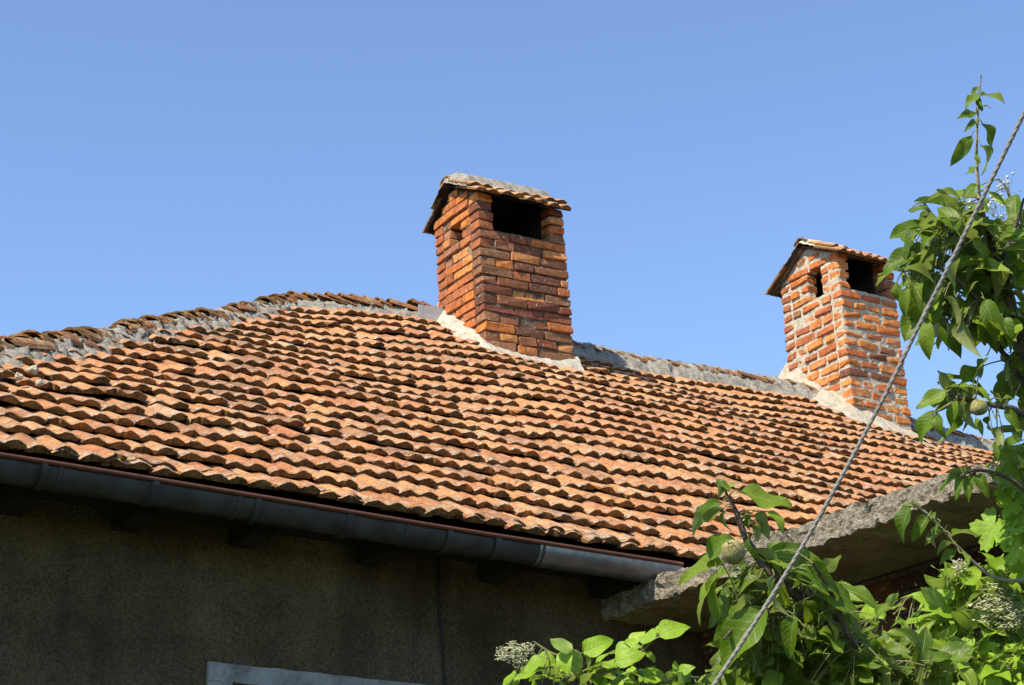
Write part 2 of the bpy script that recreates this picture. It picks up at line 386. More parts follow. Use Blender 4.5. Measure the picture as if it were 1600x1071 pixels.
for row in range(-1, nrow):
    yf = YG + .045 + row * EXP * cs if row >= 0 else YG + .02
    dy_row = rnd.gauss(0, .010)
    x = .2 + (TW * .5 if row % 2 else 0) + rnd.uniform(-.03, .03)
    while x < XE:
        xc = x + TW / 2; yc = yf + EXP * .5 * cs
        xs_ = x; x += TW * rnd.uniform(.985, 1.012)
        lim = yc + XA - YR
        if xc < lim - .02 or xc < .62: continue
        if yf + .1 > YR: continue
        if blocked(xc, yf + .12): continue
        y0 = yf + dy_row + rnd.gauss(0, .010)
        wob = .012 * noise.noise(Vector((xc * 1.3, row * .7, 9))); y0 += wob * 2.6
        lift = .053 + (.0 if row >= 0 else -.01); slip = 0; rz = rnd.gauss(0, radians(1.3)); ry = rnd.gauss(radians(-2.4), radians(1.8))
        if rnd.random() < .12: rz += rnd.gauss(0, radians(4)); y0 -= rnd.uniform(0, .04); ry += rnd.gauss(0, radians(4)); lift += rnd.uniform(0, .016)
        if row < 0: y0 = YG + .03 + rnd.gauss(0, .01)
        p = Vector((xs_, y0, zr(xs_, y0) + lift + rnd.gauss(0, .0045)))
        px = Vector((xs_ + TW, y0, zr(xs_ + TW, y0) + lift)); yb = y0 + TL * cs
        pb = Vector((xs_, yb, zr(xs_, yb) + .002))
        ex = (px - p).normalized(); ey = (pb - p).normalized(); ez = ex.cross(ey).normalized(); ey = ez.cross(ex)
        mw = Matrix((ex, ey, ez)).transposed().to_4x4(); mw.translation = p
        mid = Matrix.Translation((TW / 2, 0, 0))
        mw = mw @ mid @ Matrix.Rotation(rz, 4, 'Z') @ Matrix.Rotation(ry, 4, 'Y') @ mid.inverted()
        q = proj(mw @ Vector((TW / 2, 0, .02)))
        vis = -20 < q[0] < 1620 and -20 < q[1] < 1090
        if q[0] > 1020:                       # hidden behind the slab edge
            ylim = 905 + (q[0] - 1030) * (740 - 905) / (1450 - 1030)
            if q[1] > ylim: vis = False
        tiles.append((not vis, (p - CAM).length, mw, rnd.choice(tmesh)))
tiles.sort(key=lambda a: (a[0], a[1]))
for t_ in tiles[:295]: link('roof_tile', t_[3], roof, t_[2])
V, Fc, mi, eg = [], [], [], []
for t_ in tiles[295:]:
    eg += [d.value for d in t_[3].attributes['edge'].data]
    add(V, Fc, [t_[2] @ v.co for v in t_[3].vertices], [tuple(p.vertices) for p in t_[3].polygons]); mi += [p.material_index for p in t_[3].polygons]
me = mkmesh('far_tiles', V, Fc, [TILE, TFRONT], mi); me.shade_smooth(); A = me.attributes.new('edge', 'FLOAT', 'POINT'); A.data.foreach_set('value', eg)
try: me.set_sharp_from_angle(angle=radians(38))
except Exception: pass
link('far_roof_tiles', me, roof, kind='stuff')

# ---- hip and ridge: mortar bed and barrel tiles
def strip(path, half, crest, seed, amp=.016, step=.02, m_=MORT_G, side=None):
    """lumpy mortar bed along a path of (point) on the roof line"""
    pts = []
    for a, b_ in zip(path, path[1:]):
        n = max(1, int((b_ - a).length / step)); pts += [a.lerp(b_, k / n) for k in range(n)]
    pts.append(path[-1]); V = []; Fc = []; m_s = 21
    for i, p in enumerate(pts):
        d = (pts[min(i + 1, len(pts) - 1)] - pts[max(i - 1, 0)]); d.z = 0; d.normalize(); s = Vector((-d.y, d.x, 0))
        wv = 1 + .28 * noise.noise(p * 2.3 + Vector((seed, 0, 0))) + .2 * noise.noise(p * 7 + Vector((0, seed, 0)))
        for k in range(m_s):
            u = (k / (m_s - 1)) * 2 - 1; off = u * half * wv
            q = p + s * off
            fall = SL * abs(off) * (1 if abs(d.x * d.y) < .1 else .7)
            z = p.z + crest * (1 - abs(u) ** 2.6) * 1.0 - fall - (.03 if abs(u) > .99 else 0)
            q = Vector((q.x, q.y, z)); nn = q * 16 + Vector((seed, seed, seed))
            V.append(q + noise.noise_vector(nn) * amp + noise.noise_vector(nn * 2.6) * amp * .8 + noise.noise_vector(nn * 5) * amp * .45)
    for i in range(len(pts) - 1):
        for k in range(m_s - 1): a = i * m_s + k; Fc.append((a, a + 1, a + m_s + 1, a + m_s))
    return V, Fc
hip = [Vector((x, x - XA + YR, zr(x, x - XA + YR))) for x in [.72 + .35 * i for i in range(13)] if x < XA] + [Vector((XA, YR, zr(XA, YR)))]
rid1 = [Vector((x, YR, zr(x, YR))) for x in (XA, 5.4, 5.64, 5.9, 6.19, 6.6)]
rid2 = [Vector((x, YR, zr(x, YR))) for x in (6.6, 7.2, 7.6, 8.2, 8.83, 9.3, 9.77, 10.4, 11.27, 12.1, 12.6)]
V, Fc = strip(hip, .22, .105, 3.0, .030); link('hip_mortar', mkmesh('hip_mortar', V, Fc, MORT_G, smooth=True), roof)
V, Fc = strip(rid1, .20, .105, 7.0, .026); link('ridge_mortar', mkmesh('ridge_mortar', V, Fc, MORT_G, smooth=True), roof)
V, Fc = strip(rid2, .18, .165, 9.0, .020); link('ridge_mortar', mkmesh('ridge_mortar', V, Fc, MORT_G, smooth=True), roof)
def barrel(seed, rad=.105, ln=.30):
    r = random.Random(seed); V = []; Fc = []; mi = []; n = 9; th = .017
    for yy, rr in ((0, rad), (ln, rad * .86)):
        for t2 in (0, th):
            for k in range(n):
                a = radians(12) + (pi - radians(24)) * k / (n - 1); q = rr - t2 + r.gauss(0, .0022)
                V.append(Vector((cos(a) * q, yy + r.gauss(0, .004), sin(a) * q * .82)))
    def s(i, t2): return (i * 2 + t2) * n
    for k in range(n - 1):
        Fc.append((s(0, 0) + k, s(0, 0) + k + 1, s(1, 0) + k + 1, s(1, 0) + k)); mi.append(0)
        Fc.append((s(0, 1) + k, s(1, 1) + k, s(1, 1) + k + 1, s(0, 1) + k + 1)); mi.append(1)
        Fc.append((s(0, 0) + k, s(0, 1) + k, s(0, 1) + k + 1, s(0, 0) + k + 1)); mi.append(1)
        Fc.append((s(1, 0) + k, s(1, 0) + k + 1, s(1, 1) + k + 1, s(1, 1) + k)); mi.append(1)
    for k in (0, n - 1): Fc.append((s(0, 0) + k, s(1, 0) + k, s(1, 1) + k, s(0, 1) + k)); mi.append(1)
    me = mkmesh('hip_tile', V, Fc, [HIPT, HIPF], mi); return me
bm_ = [barrel(40 + i) for i in range(6)]
def lay(name, path, gap, lift, tilt, scale=1.0, skip=0.0, jit=1.0):
    tot = sum((b_ - a).length for a, b_ in zip(path, path[1:])); s = .02
    while s < tot - .05:
        r = s
        for a, b_ in zip(path, path[1:]):
            l = (b_ - a).length
            if r <= l: break
            r -= l
        p = a.lerp(b_, r / l); d = (b_ - a).normalized(); s += gap * rnd.uniform(.8, 1.2)
        if rnd.random() < skip: continue
        sx = d.cross(Vector((0, 0, 1))).normalized(); nz = sx.cross(d).normalized()
        mw = Matrix((sx, d, nz)).transposed().to_4x4(); mw.translation = p + Vector((0, 0, lift + rnd.gauss(0, .006) * jit + .018 * noise.noise(p * 2.2)))
        mw = mw @ Matrix.Rotation(radians(-tilt + rnd.gauss(0, 2.5) * jit), 4, 'X') @ Matrix.Rotation(rnd.gauss(0, radians(5)) * jit, 4, 'Z') @ Matrix.Rotation(rnd.gauss(0, radians(5)) * jit, 4, 'Y') @ Matrix.Scale(scale * rnd.uniform(.94, 1.06), 4)
        link(name, rnd.choice(bm_), roof, mw)
lay('hip_tile', hip, .098, .052, 15, .84, .04, 1.5)
lay('ridge_tile', rid1, .092, .085, 15, .8, .03, 1.4)
lay('ridge_tile', rid2, .13, .088, 8, .85, .05, .6)
# loose lumps of mortar fallen on the tiles by the hip
for i, (px_, py_) in enumerate(((30, 588), (62, 598), (52, 578))):
    P = hit(px_, py_, (0, -SL, 1), ZG - .015 + .05 - SL * YG); s = rnd.uniform(.014, .022)
    V, Fc = gridbox(-s, -s, -s * .7, s, s, s * .7, s * .28, s * .3, 40, i * 3.3)
    V = [v * (s * 1.25 / (v.length + s * .25)) * (1 + .5 * noise.noise(v * 60 + Vector((i, 0, 0)))) for v in V]
    link('mortar_lump', mkmesh('mortar_lump', V, Fc, MORT_W, smooth=True), roof, Matrix.Translation(P))

# ---- gutter with hooks
GR = .070; gy = YG + GR; X0g, X1g = .55, 4.98
V, Fc = [], []
nseg = 60; prof = [(-GR + .0, 0.0)] + [(-GR * cos(a), -GR * 1.08 * sin(a)) for a in [pi * k / 14 for k in range(1, 14)]] + [(GR, 0.0)]
pin = [(y * .965, z * .965 + .0005) for y, z in prof]
ring = prof + list(reversed(pin))
joints = [hit(px_, 790, (0, 1, 0), YG).x for px_ in (92, 238, 375, 545, 638, 850)]
def gsag(x): return -.006 * sin(x * 2.1) - .012 * max(0, x - 4.2)
for i in range(nseg + 1):
    x = X0g + (X1g - X0g) * i / nseg
    for (y, z) in ring: V.append(Vector((x, gy + y + .004 * sin(x * 3.3), ZG + z + gsag(x))))
nr = len(ring)
for i in range(nseg):
    for k in range(nr): k2 = (k + 1) % nr; Fc.append((i * nr + k, (i + 1) * nr + k, (i + 1) * nr + k2, i * nr + k2))
endc = [len(V) - nr + k for k in range(len(prof))]; Fc.append(tuple(endc))
gut = link('gutter', mkmesh('gutter', V, Fc, ZINC, smooth=True), house)
bead = [Vector((X0g + (X1g - X0g) * i / 60, YG - .004 + .004 * sin((X0g + (X1g - X0g) * i / 60) * 3.3), ZG + .004 + gsag(X0g + (X1g - X0g) * i / 60))) for i in range(61)]
link('gutter_rim', mkmesh('gutter_rim', *tube(bead, .0095, 8), RUST, smooth=True), gut)
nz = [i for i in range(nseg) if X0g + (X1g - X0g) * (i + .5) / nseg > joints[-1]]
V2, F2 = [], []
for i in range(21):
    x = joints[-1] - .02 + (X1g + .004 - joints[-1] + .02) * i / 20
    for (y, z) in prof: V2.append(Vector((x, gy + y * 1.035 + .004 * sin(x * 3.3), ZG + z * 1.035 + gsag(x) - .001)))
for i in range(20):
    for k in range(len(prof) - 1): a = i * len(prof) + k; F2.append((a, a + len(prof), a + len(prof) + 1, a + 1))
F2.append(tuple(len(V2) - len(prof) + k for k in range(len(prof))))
link('gutter_lit_end', mkmesh('gutter_lit_end', V2, F2, ZINC_LIT, smooth=True), gut)  # added shell over the right end, carries the painted reflection
for x in joints:
    V, Fc = [], []
    for dx in (-.006, .006):
        for (y, z) in prof: V.append(Vector((x + dx, gy + y * 1.07 + .004 * sin(x * 3.3), ZG + z * 1.07 + gsag(x))))
        for (y, z) in prof: V.append(Vector((x + dx, gy + y * .99 + .004 * sin(x * 3.3), ZG + z * .99 + gsag(x))))
    n = len(prof)
    for k in range(n - 1):
        Fc += [(k, 2 * n + k, 2 * n + k + 1, k + 1), (n + k, n + k + 1, 3 * n + k + 1, 3 * n + k), (k, k + 1, n + k + 1, n + k), (2 * n + k, 3 * n + k, 3 * n + k + 1, 2 * n + k + 1)]
    link('gutter_seam', mkmesh('gutter_seam', V, Fc, ZINC, smooth=True), gut)
for px_ in (60, 238, 400, 545, 700, 775):
    x = hit(px_, 800, (0, 1, 0), YG).x + .01; V, Fc = [], []
    path = [Vector((x, gy + y * 1.06, ZG + z * 1.06 + gsag(x))) for y, z in prof]
    for a, b_ in zip(path, path[1:]):
        for dx in (-.012, .012): pass
    for p in path:
        for dx in (-.012, .012):
            for s in (1, 1.045): V.append(Vector((x + dx, gy + (p.y - gy) * s, ZG + (p.z - ZG) * s)))
    for i in range(len(path) - 1):
        a = i * 4; b_ = a + 4; Fc += [(a, a + 2, b_ + 2, b_), (a + 1, b_ + 1, b_ + 3, a + 3), (a, b_, b_ + 1, a + 1), (a + 2, a + 3, b_ + 3, b_ + 2)]
    link('gutter_hook', mkmesh('gutter_hook', V, Fc, ZINC), gut)
# rafter ends under the eave
for px_ in (30, 215, 400, 600, 790, 960):
    x = hit(px_, 830, (0, 1, 0), WY - .15).x
    V, Fc = gridbox(x - .05, YG + .2, 3.62, x + .05, WY + .02, 3.699, .06, .004, 12, px_)
    link('rafter_end', mkmesh('rafter_end', V, Fc, WOOD), house)

# ---- chimneys
def chamfer_brick(lx, ly, lz, r, c=.006, jit=.0022):
    V = []; Fc = []; sgn = (-1, 1); idx = {}
    h = (lx / 2, ly / 2, lz / 2)
    jc = {(a, b_, d): Vector((r.gauss(0, jit), r.gauss(0, jit), r.gauss(0, jit))) for a in sgn for b_ in sgn for d in sgn}
    cc = {k: c * r.uniform(.5, 1.9) for k in jc}
    for k in jc:
        for ax in range(3):
            p = [k[i] * (h[i] - (0 if i == ax else cc[k])) for i in range(3)]
            idx[(k, ax)] = len(V); V.append(Vector(p) + jc[k])
    def corner(ax, s, a, b_):
        k = [0, 0, 0]; o = [i for i in range(3) if i != ax]; k[ax] = s; k[o[0]] = a; k[o[1]] = b_; return tuple(k)
    for ax in range(3):
        for s in sgn:
            q = [idx[(corner(ax, s, a, b_), ax)] for a, b_ in ((-1, -1), (1, -1), (1, 1), (-1, 1))]
            Fc.append(tuple(q))
        o = [i for i in range(3) if i != ax]
        for a in sgn:
            for b_ in sgn:
                k1 = [0, 0, 0]; k2 = [0, 0, 0]; k1[ax] = -1; k2[ax] = 1; k1[o[0]] = k2[o[0]] = a; k1[o[1]] = k2[o[1]] = b_
                k1, k2 = tuple(k1), tuple(k2)
                Fc.append((idx[(k1, o[0])], idx[(k2, o[0])], idx[(k2, o[1])], idx[(k1, o[1])]))
    for k in jc: Fc.append(tuple(idx[(k, ax)] for ax in range(3)))
    cen = Vector((0, 0, 0)); out = []
    for f in Fc:
        nrm = (V[f[1]] - V[f[0]]).cross(V[f[2]] - V[f[0]]); mid = sum((V[i] for i in f), Vector()) / len(f)
        out.append(f if nrm.dot(mid - cen) > 0 else tuple(reversed(f)))
    return V, out
def tubes(l): return l
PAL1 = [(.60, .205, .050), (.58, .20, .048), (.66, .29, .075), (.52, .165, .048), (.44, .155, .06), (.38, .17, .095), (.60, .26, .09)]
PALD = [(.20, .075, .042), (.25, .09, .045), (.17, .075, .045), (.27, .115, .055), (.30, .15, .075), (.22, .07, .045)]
PAL2 = [(.64, .215, .055), (.58, .18, .048), (.67, .26, .075), (.52, .16, .05), (.43, .135, .052), (.61, .235, .08)]
def chimney(org, W, D, n, pitch, bl, bh, gap, sill, op_rows, op_y, lean, core_in, core_amp, core_mat, peak_y, cap_z, eave_z, back_z, over, label, style, seed):
    r = random.Random(seed); dep = .115
    MW = Matrix.Translation(org) @ Matrix.Rotation(radians(lean[0]), 4, 'Y') @ Matrix.Rotation(radians(lean[1]), 4, 'X')
    zt = n * pitch; zs = (sill + 1) * pitch; z0 = -.35; ci = core_in; ct = .09
    gz = lambda y: (eave_z + (cap_z - eave_z) * (y + over) / (peak_y + over)) if y < peak_y else (cap_z + (back_z - cap_z) * (y - peak_y) / (D + over - peak_y))
    # mortar core = the chimney body itself (hollow: four walls with their openings)
    V, Fc = [], []
    st = .022
    def wallbox(*q): add(V, Fc, *gridbox(*q, st, core_amp, 30, seed + len(V) * .01))
    wallbox(ci, ci, z0, W - ci, ct, zs)                                 # front below the sill
    oy0, oy1 = op_y; oz0, oz1 = op_rows[0] * pitch, (op_rows[1] + 1) * pitch
    wallbox(ci, ct, z0, ct, D - ci, oz0)                                # left below the hole
    wallbox(ci, oy1 + .01, oz0, ct, D - ci, gz(D) - .02)                # left behind the hole
    wallbox(ci, ci, max(zs, oz0), ct, oy0 - .01, zt)                    # near corner pillar
    if oz0 < zs: wallbox(ci, ct, oz0, ct, oy0 - .01, zs)
    wallbox(W - ct, ci, zs, W - ci, ct, zt)                             # right pillar
    wallbox(ct, D - ct, z0, W - ct, D - ci, gz(D) - .02)
    V2, F2 = gridbox(W - ct, ct, z0, W - ci, D - ci, cap_z - .03, .04, core_amp, 30, seed + 9)
    add(V, Fc, [Vector((v.x, v.y, min(v.z, gz(v.y) - .02))) for v in V2], F2)
    # gable above the hole
    V2, F2 = gridbox(ci, ci, oz1 + .004, ct, D - ci, cap_z - .03, st, core_amp, 30, seed + 5)
    V2 = [Vector((v.x, v.y, min(v.z, gz(v.y) - .02))) for v in V2]; add(V, Fc, V2, F2)
    ch = link('chimney', mkmesh('chimney_core', V, Fc, core_mat), house, MW); ch['label'] = label
    # soot lining and smoke shelf
    V, Fc = [], []
    for q in ((W - dep - .022, .13, z0, W - dep - .006, D - dep - .002, cap_z), (ct + .03, D - dep - .026, z0, W - dep - .004, D - dep - .006, cap_z),
              (ct + .03, ct + .03, zs - .16, W - dep - .03, D - dep - .03, zs - .14)):
        V2, F2 = gridbox(*q, .05, 0)
        add(V, Fc, [Vector((v.x, v.y, min(v.z, gz(v.y) - .018))) for v in V2], F2)
    link('soot_lining', mkmesh('soot_lining', V, Fc, SOOT), ch, MW)
    rear_V, rear_F = [], []
    def lens_fill(a, b_, first):
        out = []; p = a; l = first
        while p < b_ - .03:
            q = min(p + l, b_)
            if b_ - q < .06: q = b_
            out.append((p, q)); p = q + gap; l = bl * r.uniform(.92, 1.05) if r.random() < .72 else bl * r.uniform(.55, .75)
        return out
    def place(x0, x1, y0, y1, z, front, k, side):
        pr = r.gauss(0, .0055) + (.006 if r.random() < .08 else 0)
        lx, ly = x1 - x0, y1 - y0; hh = bh * r.uniform(.93, 1.05)
        if style == 2: hh *= r.uniform(.90, 1.06); lx -= r.uniform(0, .012) if side == 'f' else 0; ly -= r.uniform(0, .012) if side == 'l' else 0
        v, f = chamfer_brick(lx, ly, hh, r, (.0036 if style == 1 else .0065) * r.uniform(.6, 1.7), .0034 if style == 1 else .0040)
        cx, cy, cz = (x0 + x1) / 2, (y0 + y1) / 2, z + bh / 2 + r.gauss(0, .002)
        if side == 'f': cy -= pr
        if side == 'l': cx -= pr
        T = MW @ Matrix.Translation((cx, cy, cz)) @ Matrix.Rotation(r.gauss(0, radians(1.1)), 4, 'Z') @ Matrix.Rotation(r.gauss(0, radians(1.1 if style == 1 else 1.5)), 4, 'X' if side == 'l' else 'Y')
        if side in 'fl':
            o = link('brick', mkmesh('brick', v, f, BRICK), ch, T)  # front gets more dark bricks: soot, and also its shade put into the colour
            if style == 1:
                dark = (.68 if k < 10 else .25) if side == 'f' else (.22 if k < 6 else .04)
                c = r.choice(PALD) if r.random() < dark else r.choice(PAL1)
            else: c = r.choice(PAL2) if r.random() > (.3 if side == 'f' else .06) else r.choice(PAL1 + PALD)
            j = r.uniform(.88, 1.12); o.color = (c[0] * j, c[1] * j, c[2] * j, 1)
        else: add(rear_V, rear_F, [Matrix.Translation((cx, cy, cz)) @ q for q in v], f)
    for k in range(-2, n + 5):
        z = k * pitch; yo = 0.0; odd = k % 2
        top = z + bh
        # front / back faces (full width on even courses)
        if n >= k > sill:
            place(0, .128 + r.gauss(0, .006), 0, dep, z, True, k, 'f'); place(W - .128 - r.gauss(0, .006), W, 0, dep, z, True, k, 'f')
        if k < n:
            segs = lens_fill(0, W, bl if not odd else .118)
            for a, b_ in segs:
                if k > sill: continue
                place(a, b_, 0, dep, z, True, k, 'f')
            for a, b_ in lens_fill(0, W, .118 if not odd else bl): place(a, b_, D - dep, D, z, False, k, 'b')
            for a, b_ in lens_fill(dep + gap, D - dep - gap, bl): place(W - dep, W, a, b_, z, False, k, 'r')
        # left face
        y_lo, y_hi = dep + gap, D - dep - gap
        if odd or k >= n: y_lo = .0; y_hi = D
        segs = lens_fill(dep + gap * .6, D - dep - gap * .6, bl if odd else bl * .55)
        if k >= n:
            ys_ = [y for y in [D * i / 60 for i in range(61)] if gz(y) > top + .005 and (k > n or y > dep + .01)]
            if not ys_ or ys_[-1] - ys_[0] < .09: continue
            segs = lens_fill(ys_[0], ys_[-1], bl * r.uniform(.6, 1))
        for a, b_ in segs:
            if op_rows[0] <= k <= op_rows[1] and b_ > oy0 and a < oy1:
                if a < oy0 - .05: b_ = oy0
                elif b_ > oy1 + .05: a = oy1
                else: continue
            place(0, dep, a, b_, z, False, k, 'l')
    me = mkmesh('rear_bricks', rear_V, rear_F, BRICK); o = link('rear_bricks', me, ch, MW, 'stuff'); o.color = (.4, .13, .05, 1)
    # corner bricks' left ends are the same bricks as the front ones (depth of the front course)
    # ---- cap: bedding boards, tiles on both slopes, cement on top
    def slope(y, z, sgn, pit): pass
    a_f = atan2(cap_z - eave_z, peak_y + over); a_b = atan2(cap_z - back_z, D + over - peak_y)
    V, Fc = [], []
    def slab(ya, za, yb, zb, th, x0, x1):
        v = []
        for x in (x0, x1):
            for y, z in ((ya, za), (yb, zb)):
                v += [Vector((x, y, z)), Vector((x, y, z + th))]
        k = len(V); V.extend(v); Fc.extend([tuple(i + k for i in q) for q in ((0, 1, 3, 2), (4, 6, 7, 5), (0, 4, 5, 1), (2, 3, 7, 6), (1, 5, 7, 3), (0, 2, 6, 4))])
    ov = over * .55
    slab(-ov, gz(-ov) - .016, peak_y - .002, cap_z - .016, .012, -.03, W + .03); slab(peak_y + .002, cap_z - .016, D + ov, gz(D + ov) - .016, .012, -.03, W + .03)
    link('cap_bed', mkmesh('cap_bed', V, Fc, SOOT if style == 1 else MORT_D), ch, MW)
    x_start, x_end = -.065, W + .03; nt_ = max(1, round((x_end - x_start) / (TW * .96))); stp = (x_end - x_start) / nt_
    for layer in range(2):
        for i in range(nt_):
            for back in (0, 1):
                if back and layer: continue
                s = .085 * layer if not back else 0
                T = Matrix.Translation((x_start + i * stp + r.uniform(-.006, .006), 0, 0))
                if not back:
                    y = -over + s * cos(a_f) + r.gauss(0, .006); z = eave_z + s * sin(a_f) + .002 + .026 * layer + r.gauss(0, .003)
                    T = Matrix.Translation((x_start + i * stp, y, z)) @ Matrix.Rotation(a_f - .02, 4, 'X')
                else:
                    y = D + over + r.gauss(0, .006); z = back_z + .004 + r.gauss(0, .003)
                    T = Matrix.Translation((x_start + (i + 1) * stp, y, z)) @ Matrix.Rotation(pi, 4, 'Z') @ Matrix.Rotation(a_b - .02, 4, 'X')
                link('cap_tile', r.choice(tmesh), ch, MW @ T @ Matrix.Rotation(r.gauss(0, radians(1.5)), 4, 'Z') @ Matrix.Scale(.97, 4))
    V, Fc = [], []
    nu, nv = 44, 26; s0 = .13 if style == 1 else .26
    for i in range(nu + 1):
        for j in range(nv + 1):
            u = i / nu; v = j / nv; x = -.07 + (W + .06) * u
            y0_ = -over + s0; y1_ = D + over - .18; e = .05 * noise.noise(Vector((u * 5, seed, 0)))
            y = y0_ + e + (y1_ - y0_) * v
            edge = min(v, 1 - v, u * 1.3, (1 - u) * 1.3); thk = (.10 if style == 1 else .06) * min(1, edge * 9) ** .7 - .012
            z = gz(y) + .028 + thk; z = min(z, cap_z + (.085 if style == 1 else .06) + .02 * noise.noise(Vector((x * 9, seed, 2))))
            p = Vector((x, y, z)); V.append(p + noise.noise_vector(p * 24) * .010 + noise.noise_vector(p * 60) * .006)
    for i in range(nu):
        for j in range(nv): a = i * (nv + 1) + j; Fc.append((a, a + nv + 1, a + nv + 2, a + 1))
    link('cap_cement', mkmesh('cap_cement', V, Fc, MORT_G if style == 1 else MORT_W, smooth=True), ch, MW)
    for i in range(6 if style == 1 else 4):      # ridge tiles half sunk in the cement
        T = MW @ Matrix.Translation((-.06 + i * (W + .02) / (6 if style == 1 else 4), peak_y, cap_z + .002 + r.gauss(0, .006))) @ Matrix.Rotation(-pi / 2, 4, 'Z') @ Matrix.Rotation(radians(-4), 4, 'X') @ Matrix.Scale(.72, 4)
        link('cap_ridge_tile', r.choice(bm_), ch, T)
    return ch, MW
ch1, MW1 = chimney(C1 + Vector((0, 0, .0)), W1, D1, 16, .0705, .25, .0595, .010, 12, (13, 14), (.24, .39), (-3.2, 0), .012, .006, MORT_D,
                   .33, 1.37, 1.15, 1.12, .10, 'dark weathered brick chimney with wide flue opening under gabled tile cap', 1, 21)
ch2, MW2 = chimney(C2, W2, D2, 18, .0865, .212, .062, .022, 14, (15, 17), (.22, .38), (-1.6, 0), .010, .007, MORT_B,
                   .37, 1.80, 1.56, 1.50, .10, 'orange brick chimney with thick pale mortar joints and tile cap', 2, 33)

# mortar skirts where the chimneys meet the tiles
def skirt(C, W, D, hf, hl, of, ol, m_, seed, ch):
    path = []
    n = 30
    for i in range(n + 1): path.append((Vector((C.x + W + .03 - (W + .03) * i / n, C.y, 0)), Vector((0, -1, 0)), i / n, 0))
    for i in range(1, n + 1): path.append((Vector((C.x, C.y + D * 1.05 * i / n, 0)), Vector((-1, 0, 0)), i / n, 1))
    V = []; Fc = []; ns = 9
    for i, (p, nrm, t, sd) in enumerate(path):
        if i == n: nrm = Vector((-.7, -.7, 0))
        h = interp(hl if sd else hf, t) * (1 + .35 * noise.noise(Vector((t * 6, seed, sd)))) ; o = interp(ol if sd else of, t) * (1 + .4 * noise.noise(Vector((t * 7, seed + 4, sd))))
        for k in range(ns):
            u = k / (ns - 1); off = -.02 + (o + .02) * u ** .85
            q = p + nrm * off; zz = zr(q.x, q.y) + .085 + (h - .02) * (1 - u) ** 1.3 - .035 * u - (.03 if k == ns - 1 else 0)
            q = Vector((q.x, q.y, zz)); V.append(q + noise.noise_vector(q * 15) * .012 + noise.noise_vector(q * 45) * .006)
    for i in range(len(path) - 1):
        for k in range(ns - 1): a = i * ns + k; Fc.append((a, a + ns, a + ns + 1, a + 1))
    link('mortar_skirt', mkmesh('mortar_skirt', V, Fc, m_, smooth=True), ch)
skirt(C1, W1, D1, [(0, .09), (.3, .03), (.7, .02), (1, .05)], [(0, .06), (.3, .10), (.7, .15), (1, .24)], [(0, .09), (.5, .09), (1, .12)], [(0, .09), (.5, .13), (1, .08)], MORT_W, 2.0, ch1)
skirt(C2, W2, D2, [(0, .03), (.4, .05), (1, .10)], [(0, .12), (.4, .16), (1, .24)], [(0, .34), (.5, .32), (1, .24)], [(0, .28), (.5, .24), (1, .16)], MORT_B, 5.0, ch2)
# sheet metal flashings
def sheet(pts, th, name, parent):
    a, b_, c, d = [Vector(p) for p in pts]; nrm = (b_ - a).cross(d - a).normalized() * th
    v = [a, b_, c, d, a + nrm, b_ + nrm, c + nrm, d + nrm]
    return v, [(0, 3, 2, 1), (4, 5, 6, 7), (0, 1, 5, 4), (1, 2, 6, 5), (2, 3, 7, 6), (3, 0, 4, 7)]
yb = C1.y + D1 - .06
P = [hit(x, y, (0, 1, 0), yb) for x, y in ((654, 476), (692, 481), (694, 545), (650, 540))]
V, Fc = [], []
add(V, Fc, *sheet(P, .004, '', None)); P2 = [P[1] + Vector((0, .005, 0)), P[1] + Vector((.02, .2, .02)), P[2] + Vector((.02, .2, .1)), P[2] + Vector((0, .005, 0))]
add(V, Fc, *sheet(P2, .004, '', None))
link('flashing', mkmesh('flashing', V, Fc, SHEET), ch1)
P = [hit(x, y, (0, 1, 0), C2.y + .36) for x, y in ((1216, 651), (1240, 628), (1246, 640), (1240, 655))]
A = P[0]; B = P[1]; V, Fc = [], []
back = Vector((.05, .26, .17))
add(V, Fc, *sheet([A, hit(1240, 652, (0, 1, 0), C2.y + .40), B + Vector((.05, .12, .06)), B + Vector((-.02, .10, .05))], .003, '', None))
add(V, Fc, *sheet([A + Vector((0, 0, -.03)), hit(1232, 659, (0, 1, 0), C2.y + .36), hit(1236, 652, (0, 1, 0), C2.y + .36), A + Vector((0, -.002, 0))], .003, '', None))
link('flashing', mkmesh('flashing', V, Fc, SHEET), ch2)

# black cable hanging down the stucco wall
pts = [hit(x, y, (0, 1, 0), WY - .008) for x, y in ((684, 858), (685, 900), (687, 960), (690, 1000), (693, 1040), (695, 1080), (698, 1200))]; pts.append(Vector((pts[-1].x, WY - .008, .4)))
tag(link('wall_cable', mkmesh('wall_cable', *tube(smooth_path(pts), .0045, 6), BLACKW)), 'thin black cable hanging down the dark stucco wall under the gutter', 'cable')

# ------------------------------------------------------------------ annex with a concrete slab
annex = empty('annex', (6.5, 5.6, 0)); tag(annex, 'low brick annex under a rough concrete slab, right of the gutter end', 'annex')
SX, SY0 = 4.85, 4.36
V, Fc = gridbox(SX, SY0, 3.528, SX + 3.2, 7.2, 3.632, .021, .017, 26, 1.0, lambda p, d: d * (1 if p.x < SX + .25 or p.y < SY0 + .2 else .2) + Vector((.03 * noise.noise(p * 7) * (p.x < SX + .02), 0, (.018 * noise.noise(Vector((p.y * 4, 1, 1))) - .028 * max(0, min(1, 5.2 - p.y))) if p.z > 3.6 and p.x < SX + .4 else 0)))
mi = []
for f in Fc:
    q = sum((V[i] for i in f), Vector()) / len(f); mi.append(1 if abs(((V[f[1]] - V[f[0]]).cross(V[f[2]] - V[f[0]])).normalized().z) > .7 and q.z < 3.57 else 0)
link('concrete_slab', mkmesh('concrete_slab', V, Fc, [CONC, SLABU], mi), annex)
AX = 5.40
